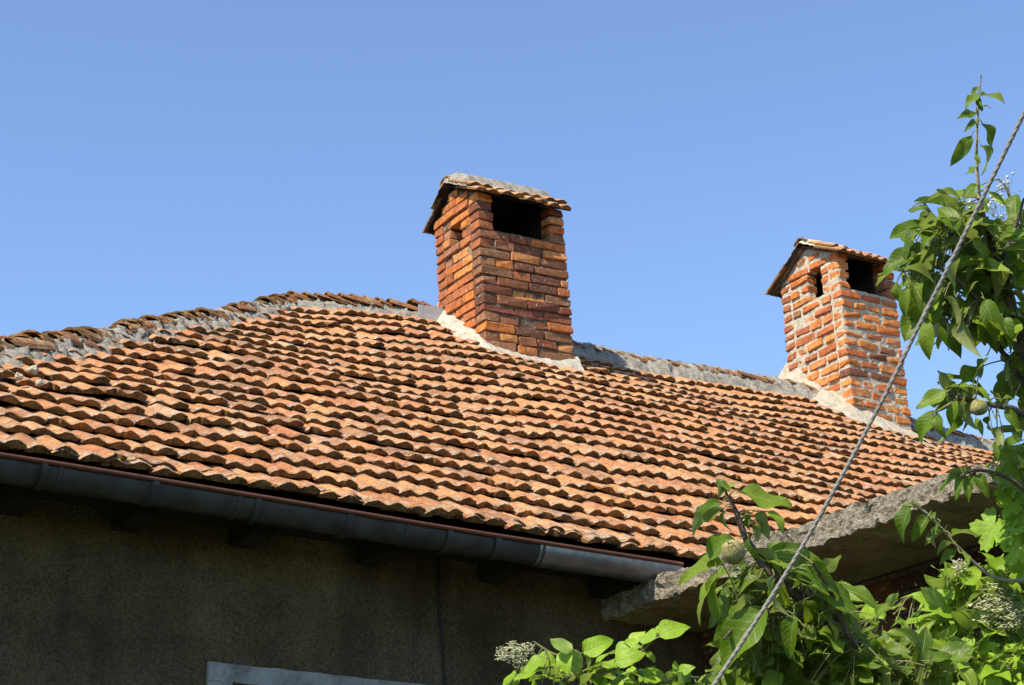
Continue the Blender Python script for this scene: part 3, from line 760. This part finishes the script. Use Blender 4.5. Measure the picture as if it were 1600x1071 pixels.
awall = link('wall', mkmesh('annex_core', *box(AX + .012, 4.82, 0, AX + .3, 6.74, 3.52), MORT_D), annex)
V, Fc = box(AX + .3, 4.82, 0, SX + 3.0, 5.1, 3.52); link('wall', mkmesh('annex_front', V, Fc, STUCCO), annex)
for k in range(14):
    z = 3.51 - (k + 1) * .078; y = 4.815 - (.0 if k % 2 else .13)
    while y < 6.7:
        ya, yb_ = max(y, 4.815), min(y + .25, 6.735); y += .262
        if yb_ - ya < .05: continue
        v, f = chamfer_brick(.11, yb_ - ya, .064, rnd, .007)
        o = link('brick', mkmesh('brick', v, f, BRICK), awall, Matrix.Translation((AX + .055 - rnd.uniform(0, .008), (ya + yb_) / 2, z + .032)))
        c = rnd.choice(PAL1 + PALD); o.color = (*[q * .22 for q in c], 1)  # palette darkened: shade below the slab put into the brick colour

# ------------------------------------------------------------------ twisted service cable in front
cpx = [(2250, -1150), (1980, -590), (1690, 0), (1600, 178), (1511, 359), (1434, 513), (1368, 646), (1250, 860), (1115, 1071), (1000, 1230), (700, 1560)]
ctr = smooth_path([at(x, y, 2.85) for x, y in cpx], 130)
svc = empty('service_cable', ctr[0]); tag(svc, 'grey twisted overhead cable running diagonally in front of the tree', 'cable')
for s in range(2):
    pts = []; L_ = 0
    for i, p in enumerate(ctr):
        if i: L_ += (p - ctr[i - 1]).length
        d = (ctr[min(i + 1, len(ctr) - 1)] - ctr[max(i - 1, 0)]).normalized(); a = d.cross(Vector((0, 0, 1))).normalized(); b_ = d.cross(a)
        an = L_ / .024 * 2 * pi + s * pi; pts.append(p + (a * cos(an) + b_ * sin(an)) * .0007)
    link('strand', mkmesh('strand', *tube(pts, .0027, 8), CABLE, smooth=True), svc)

# ------------------------------------------------------------------ plants
def leaf_mesh(name, seed, mat_, wid=.34, peak=.42, fold=.25, curl=.3, wav=.02, tipw=1.0):
    r = random.Random(seed); n = 9; V = []; Fc = []
    for i in range(n + 1):
        t = i / n
        wd = wid * (sin(pi * t ** (math.log(.5) / math.log(peak)))) ** .78 if 0 < t < 1 else .0
        if t > .85: wd *= tipw
        zc = -curl * t * t + curl * .25 * t
        for k in (-2, -1, 0, 1, 2):
            u = k / 2; x = wd * u
            z = zc + fold * abs(x) + wav * sin(t * 9 + seed + (1.5 if k > 0 else 0)) * abs(u) ** 2 - .12 * fold * x * x * 8
            V.append(Vector((x + .05 * sin(t * 3 + seed) * t, t, z)))
    for i in range(n):
        for k in range(4):
            a = i * 5 + k; q = (a, a + 1, a + 6, a + 5); Fc.append(q)
    b0 = len(V); V += [Vector((-.012, -.22, .03)), Vector((.012, -.22, .03)), Vector((.012, .01, 0)), Vector((-.012, .01, 0))]; Fc.append((b0, b0 + 1, b0 + 2, b0 + 3))
    me = mkmesh(name, V, Fc, mat_, smooth=True); A = me.attributes.new('leafuv', 'FLOAT_VECTOR', 'POINT')
    for i in range((n + 1) * 5): A.data[i].vector = ((i % 5 - 2) / 2, (i // 5) / n, 0)
    return me
qleaf = [leaf_mesh('quince_leaf', i, LEAF, rnd.uniform(.245, .315), rnd.uniform(.38, .5), rnd.uniform(.15, .95), rnd.uniform(-.2, .9), rnd.uniform(.03, .10)) for i in range(24)]
qcurl = [leaf_mesh('quince_leaf', 60 + i, LEAF, .30, .42, rnd.uniform(.9, 1.4), rnd.uniform(.3, .8), .05) for i in range(4)]
vleaf = [leaf_mesh('vine_leaf', 30 + i, VLEAF, rnd.uniform(.20, .30), rnd.uniform(.30, .4), rnd.uniform(.1, .5), rnd.uniform(-.1, .6), rnd.uniform(.02, .06)) for i in range(10)]
def grape_mesh(seed):
    r = random.Random(seed); V = [Vector((0, .28, 0))]; Fc = []; n = 40
    for i in range(n):
        a = -pi / 2 + 2 * pi * i / n; lob = abs(cos(2.5 * (a - pi / 2))) ** .8
        q = .30 + .24 * lob + .035 * (1 if i % 2 else -1)
        if abs(a + pi / 2) < .3 or abs(a - 1.5 * pi) < .3: q *= .45
        V.append(Vector((cos(a) * q, .3 + sin(a) * q, .10 * cos(a) ** 2 - .25 * (sin(a) * q) ** 2 + r.gauss(0, .015))))
    for i in range(n): Fc.append((0, 1 + i, 1 + (i + 1) % n))
    me = mkmesh('grape_leaf', V, Fc, GLEAF, smooth=True); A = me.attributes.new('leafuv', 'FLOAT_VECTOR', 'POINT')
    for i, v in enumerate(V): A.data[i].vector = (v.x * 2, v.y, 0)
    return me
gleaf = [grape_mesh(i) for i in range(3)]
def leaf_mat(base, tip, nrm, wscale=1.0):
    d = tip - base; l = d.length; ey = d / l; ez = (nrm - ey * nrm.dot(ey))
    if ez.length < 1e-3: ez = ey.orthogonal()
    ez.normalize(); ex = ey.cross(ez)
    mw = Matrix((ex * l * wscale, ey * l, ez * l)).transposed().to_4x4(); mw.translation = base; return mw
class Plant:
    def __init__(s, name, label, cat, loc, lname):
        s.root = empty(name, loc); tag(s.root, label, cat); s.leaves = []; s.nodes = []; s.lname = lname; s.tw = ([], [])
    def branch(s, px, r0, r1, m_=None, name='branch', n=6):
        raw = [at(*q) if not isinstance(q, Vector) else q for q in px]
        if (raw[1] - raw[0]).length > 1.2: raw = [raw[0]] + [raw[0].lerp(raw[1], f) for f in (.25, .5, .75, .93)] + raw[1:]
        pts = smooth_path(raw, n)
        s.nodes += pts
        rad = [r0 + (r1 - r0) * i / (len(pts) - 1) for i in range(len(pts))]
        link(name, mkmesh(name, *tube(pts, rad, 8), m_ or BARK, smooth=True), s.root); return pts
    def leaf(s, bx, by, tx, ty, dist, me, tilt=None, dz=None, w=.86, tw=True):
        b_ = at(bx, by, dist); t_ = at(tx, ty, dist + (rnd.uniform(-.03, .03) if dz is None else dz))
        n_ = Vector((0, 0, 1)) * rnd.uniform(.2, .9) + sdir * .5 - FW * rnd.uniform(.2, .9) + Vector((rnd.gauss(0, .45), rnd.gauss(0, .45), rnd.gauss(0, .35))) if tilt is None else tilt
        s.put(b_, t_, n_, me, w, tw)
    def put(s, b_, t_, n_, me, w=1.0, tw=True):
        s.leaves.append((leaf_mat(b_, t_, n_, w), me))
        if tw and s.nodes:
            q = min(s.nodes, key=lambda p: (p - b_).length_squared)
            dl = (q - b_).length
            if .012 < dl < .13:
                mid = (q + b_) / 2 + Vector((0, 0, .12 * dl)); add(*s.tw, *tube(smooth_path([q, mid, b_], 3), [.0015, .0014, .0013, .0012, .0011, .001, .0009], 5, False))
    def blob(s, cx, cy, rx, ry, dist, dd, n, ln, meshes, droop=.4, up=.6):
        for _ in range(n):
            a = rnd.uniform(0, 2 * pi); q = sqrt(rnd.random())
            x = cx + cos(a) * rx * q; y = cy + sin(a) * ry * q; b_ = at(x, y, dist + rnd.uniform(-dd, dd))
            l = ln * rnd.uniform(.6, 1.15)
            d = (RT * cos(a) * q - UP * sin(a) * q) * .8 + Vector((rnd.gauss(0, .6), rnd.gauss(0, .6), rnd.gauss(0, .4) - droop)); d.normalize()
            n_ = Vector((rnd.gauss(0, .5), rnd.gauss(0, .5), up)) - FW * .35 + sdir * .35
            s.put(b_ - d * l * .3, b_ + d * l * .7, n_, rnd.choice(meshes))
    def finish(s, limit=295):
        if s.tw[0]: link('twig', mkmesh('twig', *s.tw, TWIG, smooth=True), s.root, kind='stuff')
        lv = sorted(s.leaves, key=lambda a: -a[0].to_scale().y / max(.1, (a[0].translation - CAM).length))
        for mw, me in lv[:limit]: link(s.lname, me, s.root, mw)
        if lv[limit:]:
            V, Fc, uv = [], [], []
            for mw, me in lv[limit:]:
                for d in me.attributes['leafuv'].data: uv += list(d.vector)
                add(V, Fc, [mw @ v.co for v in me.vertices], [tuple(p.vertices) for p in me.polygons])
            me = mkmesh('background_leaves', V, Fc, lv[0][1].materials[0], smooth=True); me.attributes.new('leafuv', 'FLOAT_VECTOR', 'POINT').data.foreach_set('vector', uv)
            link('background_leaves', me, s.root, kind='stuff')

QD = 3.45
base = at(1720, 1100, 3.6); base.z = 0
quince = Plant('quince_tree', 'quince tree with dark green leaves and pale furry fruit at the right', 'tree', base, 'leaf')
quince.branch([base, base + Vector((-.02, .03, .8)), at(1690, 1130, 3.6), at(1665, 960, 3.58), at(1640, 760, 3.52)], .055, .014, BARK, 'trunk')
main = quince.branch([(1640, 760, 3.52), (1622, 640, 3.5), (1596, 540, 3.46), (1568, 440, 3.45), (1548, 380, 3.45), (1530, 310, 3.45)], .011, .0035, BARK)
quince.branch([(1530, 310, 3.45), (1526, 240, 3.45), (1528, 180, 3.45), (1533, 118, 3.45)], .0033, .0012, SHOOT)
for q in ([(1590, 540, 3.46), (1540, 480, 3.42), (1470, 420, 3.4), (1412, 425, 3.38)], [(1575, 460, 3.45), (1520, 400, 3.5), (1460, 340, 3.5), (1440, 310, 3.5)],
          [(1600, 600, 3.48), (1540, 520, 3.5), (1470, 490, 3.5), (1420, 500, 3.45)], [(1560, 420, 3.45), (1585, 360, 3.5), (1600, 310, 3.5)], [(1595, 560, 3.46), (1640, 470, 3.5), (1660, 400, 3.5)]):
    quince.branch(q, .006, .002, BARK)
quince.branch([(1612, 660, 3.49), (1585, 640, 3.42), (1550, 633, 3.38), (1500, 622, 3.36), (1478, 615, 3.36)], .007, .003, BARK)
quince.branch([(1500, 622, 3.36), (1470, 640, 3.36), (1455, 648, 3.36)], .003, .0015, TWIG)
low = quince.branch([at(1690, 1130, 3.6), (1500, 1140, 3.5), (1380, 1060, 3.4), (1290, 965, 3.35), (1215, 905, 3.3), (1170, 850, 3.3), (1150, 800, 3.3), (1134, 770, 3.3)], .018, .0025, BARK)
quince.branch([(1380, 1060, 3.4), (1330, 1000, 3.3), (1300, 930, 3.25), (1270, 880, 3.2)], .008, .002, BARK)
quince.branch([(1290, 965, 3.35), (1230, 960, 3.3), (1170, 960, 3.25), (1130, 1000, 3.2)], .006, .002, BARK)
quince.branch([(1640, 900, 3.55), (1560, 905, 3.5), (1500, 858, 3.45), (1470, 825, 3.42), (1445, 800, 3.4), (1425, 788, 3.4)], .0035, .002, SHOOT)
quince.branch([(1622, 790, 3.5), (1580, 750, 3.45), (1530, 735, 3.42), (1500, 745, 3.4)], .005, .002, BARK)
# leaves that draw the outline (base x,y -> tip x,y)
Q = quince.leaf; qm = lambda: rnd.choice(qleaf)
for l in ((1532, 150, 1572, 153), (1530, 135, 1516, 152), (1532, 147, 1508, 162), (1530, 152, 1532, 175), (1533, 165, 1550, 168), (1525, 178, 1500, 180), (1527, 195, 1514, 190),
          (1535, 193, 1562, 228), (1517, 213, 1493, 250), (1533, 228, 1558, 262), (1524, 240, 1530, 256), (1526, 262, 1510, 272), (1500, 312, 1460, 286), (1530, 300, 1582, 305), (1528, 290, 1506, 300),
          (1440, 348, 1390, 375), (1438, 360, 1402, 392), (1430, 390, 1380, 425), (1450, 395, 1390, 410), (1398, 420, 1367, 445), (1410, 420, 1465, 424), (1420, 450, 1408, 490), (1402, 440, 1400, 475),
          (1440, 470, 1450, 520), (1450, 500, 1445, 550), (1480, 500, 1478, 548), (1505, 500, 1510, 555), (1530, 490, 1545, 545), (1550, 470, 1562, 515), (1430, 480, 1412, 535), (1420, 330, 1450, 322), (1520, 385, 1553, 390),
          (1470, 420, 1502, 460), (1500, 430, 1500, 385), (1560, 500, 1590, 530), (1470, 440, 1430, 450), (1440, 440, 1420, 500), (1500, 440, 1520, 480)):
    Q(*l, QD + rnd.uniform(-.14, .02), qm())
for l in ((1478, 610, 1468, 583), (1480, 612, 1432, 640), (1482, 605, 1512, 602), (1500, 605, 1548, 602), (1462, 642, 1432, 690), (1464, 645, 1466, 678), (1485, 640, 1490, 698), (1510, 640, 1518, 672), (1478, 622, 1460, 632),
          (1545, 650, 1542, 685), (1556, 655, 1562, 648), (1550, 668, 1570, 695), (1572, 640, 1590, 665), (1562, 630, 1545, 612), (1565, 625, 1590, 615), (1570, 690, 1596, 688), (1560, 692, 1556, 710), (1530, 575, 1548, 560), (1535, 560, 1528, 582),
          (1510, 615, 1500, 650), (1495, 625, 1480, 660), (1505, 610, 1535, 625), (1525, 655, 1535, 668)):
    Q(*l, 3.36 + rnd.uniform(-.05, .05), qm())
for l in ((1500, 742, 1464, 765), (1505, 745, 1490, 768), (1515, 745, 1512, 770), (1530, 740, 1537, 768), (1555, 738, 1556, 760), (1520, 735, 1480, 738), (1540, 735, 1552, 750)):
    Q(*l, 3.42, qm())
for l in ((1130, 795, 1074, 830), (1128, 785, 1075, 805), (1155, 770, 1238, 788), (1132, 800, 1130, 832), (1150, 845, 1082, 870), (1132, 880, 1052, 905), (1128, 880, 1150, 860), (1140, 895, 1066, 935), (1118, 895, 1110, 972),
          (1160, 900, 1180, 935), (1170, 858, 1240, 890), (1190, 870, 1285, 870), (1250, 875, 1300, 900), (1240, 890, 1320, 912), (1260, 915, 1352, 950), (1270, 930, 1290, 985), (1220, 860, 1260, 850), (1170, 840, 1180, 880), (1140, 768, 1118, 748), (1138, 765, 1148, 745),
          (1136, 770, 1125, 752), (1180, 935, 1110, 985), (1200, 950, 1120, 1040), (1180, 970, 1130, 1071), (1210, 900, 1200, 960), (1370, 965, 1385, 935), (1372, 965, 1392, 945), (1200, 800, 1230, 825), (1240, 960, 1230, 1030), (1160, 950, 1150, 1010)):
    Q(*l, 3.27 + rnd.uniform(-.06, .05), qm())
for l in ((1175, 805, 1165, 830), (1185, 800, 1195, 830), (1190, 815, 1200, 840), (1178, 820, 1185, 842), (1135, 760, 1122, 775)): Q(*l, 3.25, rnd.choice(qcurl))
for l in ((1425, 792, 1397, 832), (1428, 790, 1408, 785), (1450, 806, 1424, 838), (1455, 812, 1462, 798), (1475, 828, 1448, 856), (1488, 838, 1525, 820), (1490, 848, 1462, 860), (1495, 862, 1468, 873), (1500, 865, 1516, 866), (1470, 815, 1450, 850), (1425, 788, 1436, 780)):
    Q(*l, 3.4 + rnd.uniform(-.02, .02), qm(), None, None, .95)
quince.blob(1510, 430, 92, 95, 3.52, .16, 170, .066, qleaf)
quince.blob(1590, 450, 60, 120, 3.55, .15, 80, .068, qleaf)
quince.blob(1500, 340, 50, 40, 3.5, .08, 16, .065, qleaf)
quince.blob(1500, 615, 45, 25, 3.42, .06, 12, .06, qleaf)
quince.blob(1230, 940, 95, 75, 3.38, .12, 130, .066, qleaf)
quince.blob(1260, 1040, 140, 60, 3.42, .15, 200, .066, qleaf)
quince.blob(1400, 1050, 110, 60, 3.5, .15, 140, .066, qleaf)
quince.blob(1600, 700, 30, 60, 3.5, .1, 16, .07, qleaf)
quince.blob(1690, 470, 70, 130, 3.6, .2, 60, .07, qleaf)
quince.blob(1680, 800, 60, 120, 3.6, .2, 45, .07, qleaf)
quince.blob(1588, 575, 30, 55, 3.55, .12, 34, .055, qleaf)
quince.blob(1480, 430, 80, 100, 3.62, .06, 50, .06, qleaf)
def fruit(p, size, axis):
    V = []; Fc = []; n = 12; prof_ = [(0.0, 0), (.16, .01), (.30, .06), (.44, .2), (.5, .42), (.47, .62), (.36, .82), (.22, .96), (.10, 1.0), (.0, .985)]
    for rr, z in prof_:
        for k in range(n):
            a = 2 * pi * k / n; q = rr * (1 + .05 * cos(5 * a)); V.append(Vector((cos(a) * q, sin(a) * q, z - .5)) * size)
    for i in range(len(prof_) - 1):
        for k in range(n): k2 = (k + 1) % n; Fc.append((i * n + k, i * n + k2, (i + 1) * n + k2, (i + 1) * n + k))
    T = Matrix.Translation(p) @ axis.to_track_quat('Z', 'Y').to_matrix().to_4x4()
    f = link('fruit', mkmesh('fruit', V, Fc, FRUIT, smooth=True), quince.root, T)
    V, Fc = [], []
    for k in range(5):
        a = 2 * pi * k / 5; d = Vector((cos(a), sin(a), 0)); s = Vector((-sin(a), cos(a), 0))
        c = Vector((0, 0, size * .48)); k0 = len(V)
        V += [c + d * size * .05 + s * size * .06, c + d * size * .05 - s * size * .06, c + d * size * rnd.uniform(.08, .2) + Vector((rnd.gauss(0, .002), 0, size * rnd.uniform(.05, .2))), c + d * size * .06 + Vector((0, 0, -.002))]
        Fc += [(k0, k0 + 1, k0 + 2), (k0 + 1, k0 + 3, k0 + 2), (k0 + 3, k0, k0 + 2)]
    link('calyx', mkmesh('calyx', V, Fc, CALYX), f, T)
fruit(at(1145, 862, 3.2), .043, (-FW * .75 + UP * .6 - RT * .25).normalized())
fruit(at(1529, 637, 3.3), .030, (-RT * .9 - UP * .45 - FW * .2).normalized())
quince.finish()

# clematis climbing in front of the annex and along the bottom
def fuzz(px, py, dist, size, n, m_, plant, name='flower_cluster'):
    V, Fc = [], []
    c0 = at(px, py, dist)
    if m_ is WFLOW:                                           # sprays of little round buds
        for _ in range(n):
            c = c0 + Vector((rnd.gauss(0, .5), rnd.gauss(0, .5), rnd.gauss(0, .5))) * size; q = rnd.uniform(.0018, .0032)
            v, f = gridbox(-q, -q, -q, q, q, q, q, 0)
            add(V, Fc, [c + x.normalized() * q * (1 if x.length else 0) for x in v], f)
            add(*plant.tw, *tube([c, c0 + Vector((0, 0, -size * 1.2))], [.0003, .0003], 3, False))
        link(name, mkmesh(name, V, Fc, m_), plant.root); return
    for _ in range(n * 4):
        d = Vector((rnd.gauss(0, 1), rnd.gauss(0, 1), rnd.gauss(0, 1))).normalized(); c = c0 + d * size * rnd.random() ** .5 * .8
        for _k in range(5):
            e = (Vector((rnd.gauss(0, 1), rnd.gauss(0, 1), rnd.gauss(.3, 1)))).normalized(); s = e.orthogonal().normalized() * .0005; l = size * rnd.uniform(.14, .32)
            k = len(V); V += [c - s, c + s, c + e * l * .6 + s * 1.3, c + e * l, c + e * l * .6 - s * 1.3]; Fc.append((k, k + 1, k + 2, k + 3, k + 4))
    link(name, mkmesh(name, V, Fc, m_), plant.root)
cb = at(1500, 1090, 3.7); cb.z = 0
clem = Plant('clematis_vine', 'yellow-green clematis with creamy flower tufts under the slab at bottom right', 'vine', cb, 'leaf')
clem.branch([cb, at(1500, 1090, 3.7), (1490, 1000, 3.7), (1500, 930, 3.68), (1495, 880, 3.65)], .012, .003, TWIG, 'stem')
clem.branch([(1490, 1000, 3.7), (1540, 940, 3.66), (1590, 880, 3.62)], .005, .002, TWIG, 'stem')
clem.branch([(1500, 960, 3.7), (1450, 940, 3.68), (1430, 930, 3.66)], .004, .002, TWIG, 'stem')
clem.branch([at(1500, 1090, 3.7), (1420, 1050, 3.7), (1340, 1000, 3.7), (1310, 960, 3.7)], .005, .002, TWIG, 'stem')
vm = lambda: rnd.choice(vleaf)
for l in ((1470, 950, 1418, 922), (1475, 950, 1436, 918), (1480, 945, 1490, 918), (1490, 940, 1485, 880), (1480, 905, 1458, 880), (1500, 910, 1525, 895), (1470, 965, 1426, 957), (1500, 960, 1505, 925), (1520, 930, 1545, 905), (1545, 900, 1580, 872),
          (1550, 890, 1590, 870), (1560, 910, 1600, 895), (1500, 980, 1480, 955), (1530, 960, 1560, 985), (1450, 990, 1430, 965), (1590, 930, 1570, 900), (1580, 950, 1600, 980), (1570, 925, 1575, 960), (1555, 880, 1540, 875), (1520, 905, 1500, 890)):
    clem.leaf(*l, 3.64 + rnd.uniform(-.04, .04), vm(), None, None, 1.15)
clem.blob(1530, 955, 85, 70, 3.70, .10, 170, .062, vleaf, 0, .8)
clem.blob(1520, 1045, 115, 45, 3.62, .14, 190, .06, vleaf, 0, .8)
clem.blob(1370, 1000, 75, 60, 3.66, .12, 80, .05, vleaf, 0, .8)
clem.blob(1600, 1000, 30, 60, 3.7, .08, 20, .07, vleaf, 0, .8)
for px_, py_, s in ((1555, 940, .045), (1540, 955, .04), (1575, 965, .04), (1500, 885, .02), (1590, 880, .022), (1595, 960, .03), (1430, 1030, .03), (1300, 945, .02), (1560, 1050, .04)): fuzz(px_, py_, 3.6, s, 26, FLOW, clem)
clem.finish()
ub = at(1640, 640, 3.75); ub.z = 0
cl2 = Plant('flowering_climber', 'climber with sprays of tiny white flowers in the top of the quince', 'vine', ub, 'leaf')
cl2.branch([ub, at(1645, 700, 3.75), (1632, 560, 3.74), (1615, 450, 3.72), (1590, 370, 3.7), (1575, 300, 3.68), (1560, 280, 3.68)], .008, .002, TWIG, 'stem')
for l in ((1575, 330, 1600, 312), (1580, 365, 1602, 352), (1570, 320, 1550, 300), (1510, 310, 1530, 285), (1585, 345, 1560, 350), (1600, 400, 1590, 370), (1545, 310, 1535, 330), (1580, 380, 1600, 390)): cl2.leaf(*l, 3.66, vm())
for px_, py_, s in ((1575, 285, .02), (1560, 325, .026), (1580, 335, .026), (1570, 350, .026), (1550, 320, .02), (1590, 320, .02), (1585, 392, .02), (1510, 322, .015), (1592, 360, .02)):
    fuzz(px_, py_, 3.62, s, 12, WFLOW, cl2)
cl2.finish()
gb = at(1680, 900, 3.6); gb.z = 0
grape = Plant('grape_vine', 'grape vine with broad bright lobed leaves at the right edge beside the slab', 'vine', gb, 'leaf')
grape.branch([gb, at(1680, 900, 3.6), (1645, 850, 3.58), (1615, 800, 3.56), (1590, 765, 3.55)], .012, .003, TWIG, 'stem')
for l in ((1560, 808, 1530, 870, 1.0), (1590, 820, 1545, 855, 1.0), (1590, 800, 1600, 860, 1.0), (1590, 735, 1556, 768, 1), (1600, 750, 1590, 810, 1), (1572, 765, 1555, 790, .9), (1600, 700, 1570, 720, .8), (1605, 870, 1595, 920, 1), (1585, 780, 1565, 812, .9), (1610, 640, 1590, 670, .8), (1600, 845, 1570, 890, .9)):
    grape.leaf(*l[:4], 3.54 + rnd.uniform(-.05, .05), rnd.choice(gleaf), -FW * .6 + sdir * .5 + Vector((rnd.gauss(0, .3), rnd.gauss(0, .3), .4)), None, l[4])
grape.finish()
lb = at(930, 1100, 3.9); lb.z = 0
low_c = Plant('creeper', 'low green creeper with feathery pale seed heads below the dark wall', 'vine', lb, 'leaf')
low_c.branch([lb, at(930, 1100, 3.9), (900, 1040, 3.85), (860, 1020, 3.85), (832, 1002, 3.85)], .008, .002, TWIG, 'stem')
low_c.branch([(900, 1060, 3.87), (950, 1050, 3.85), (1000, 1020, 3.82), (1030, 990, 3.8)], .004, .0015, TWIG, 'stem')
low_c.branch([(930, 1090, 3.88), (1020, 1070, 3.85), (1080, 1060, 3.85)], .005, .002, TWIG, 'stem')
crl = [leaf_mesh('creeper_leaf', 80 + i, VLEAF, rnd.uniform(.30, .38), .34, rnd.uniform(.1, .5), rnd.uniform(0, .5), .05) for i in range(6)]
for l in ((895, 1015, 858, 1000), (910, 1020, 960, 998), (925, 1030, 912, 1005), (960, 1020, 1000, 1005), (985, 1010, 1008, 985), (1005, 1008, 1022, 978), (1030, 995, 1074, 970), (1028, 993, 1045, 968), (1010, 1020, 1025, 1035), (880, 1015, 885, 1055), (895, 1015, 900, 1060),
          (940, 1040, 990, 1035), (960, 1035, 1010, 1020), (850, 1030, 815, 1050), (840, 1025, 870, 1040), (860, 1030, 830, 1045), (975, 1005, 992, 1000), (1080, 1060, 1050, 1045), (1060, 1050, 1085, 1040), (1005, 1060, 1040, 1050), (1070, 1071, 1060, 1050), (1090, 1071, 1105, 1050), (850, 1045, 800, 1060), (880, 1040, 860, 1070), (930, 1050, 900, 1071)):
    low_c.leaf(*l, 3.82 + rnd.uniform(-.04, .04), rnd.choice(crl), None, None, 1.0)
low_c.blob(910, 1062, 115, 26, 3.9, .06, 45, .06, crl, 0, .8)
low_c.blob(1080, 1070, 60, 14, 3.9, .06, 16, .06, vleaf, 0, .8)
for px_, py_, s in ((800, 1020, .03), (822, 1015, .022), (785, 1022, .02), (812, 1035, .02)): fuzz(px_, py_, 3.82, s, 22, FLOW, low_c, 'seed_head')
low_c.finish()
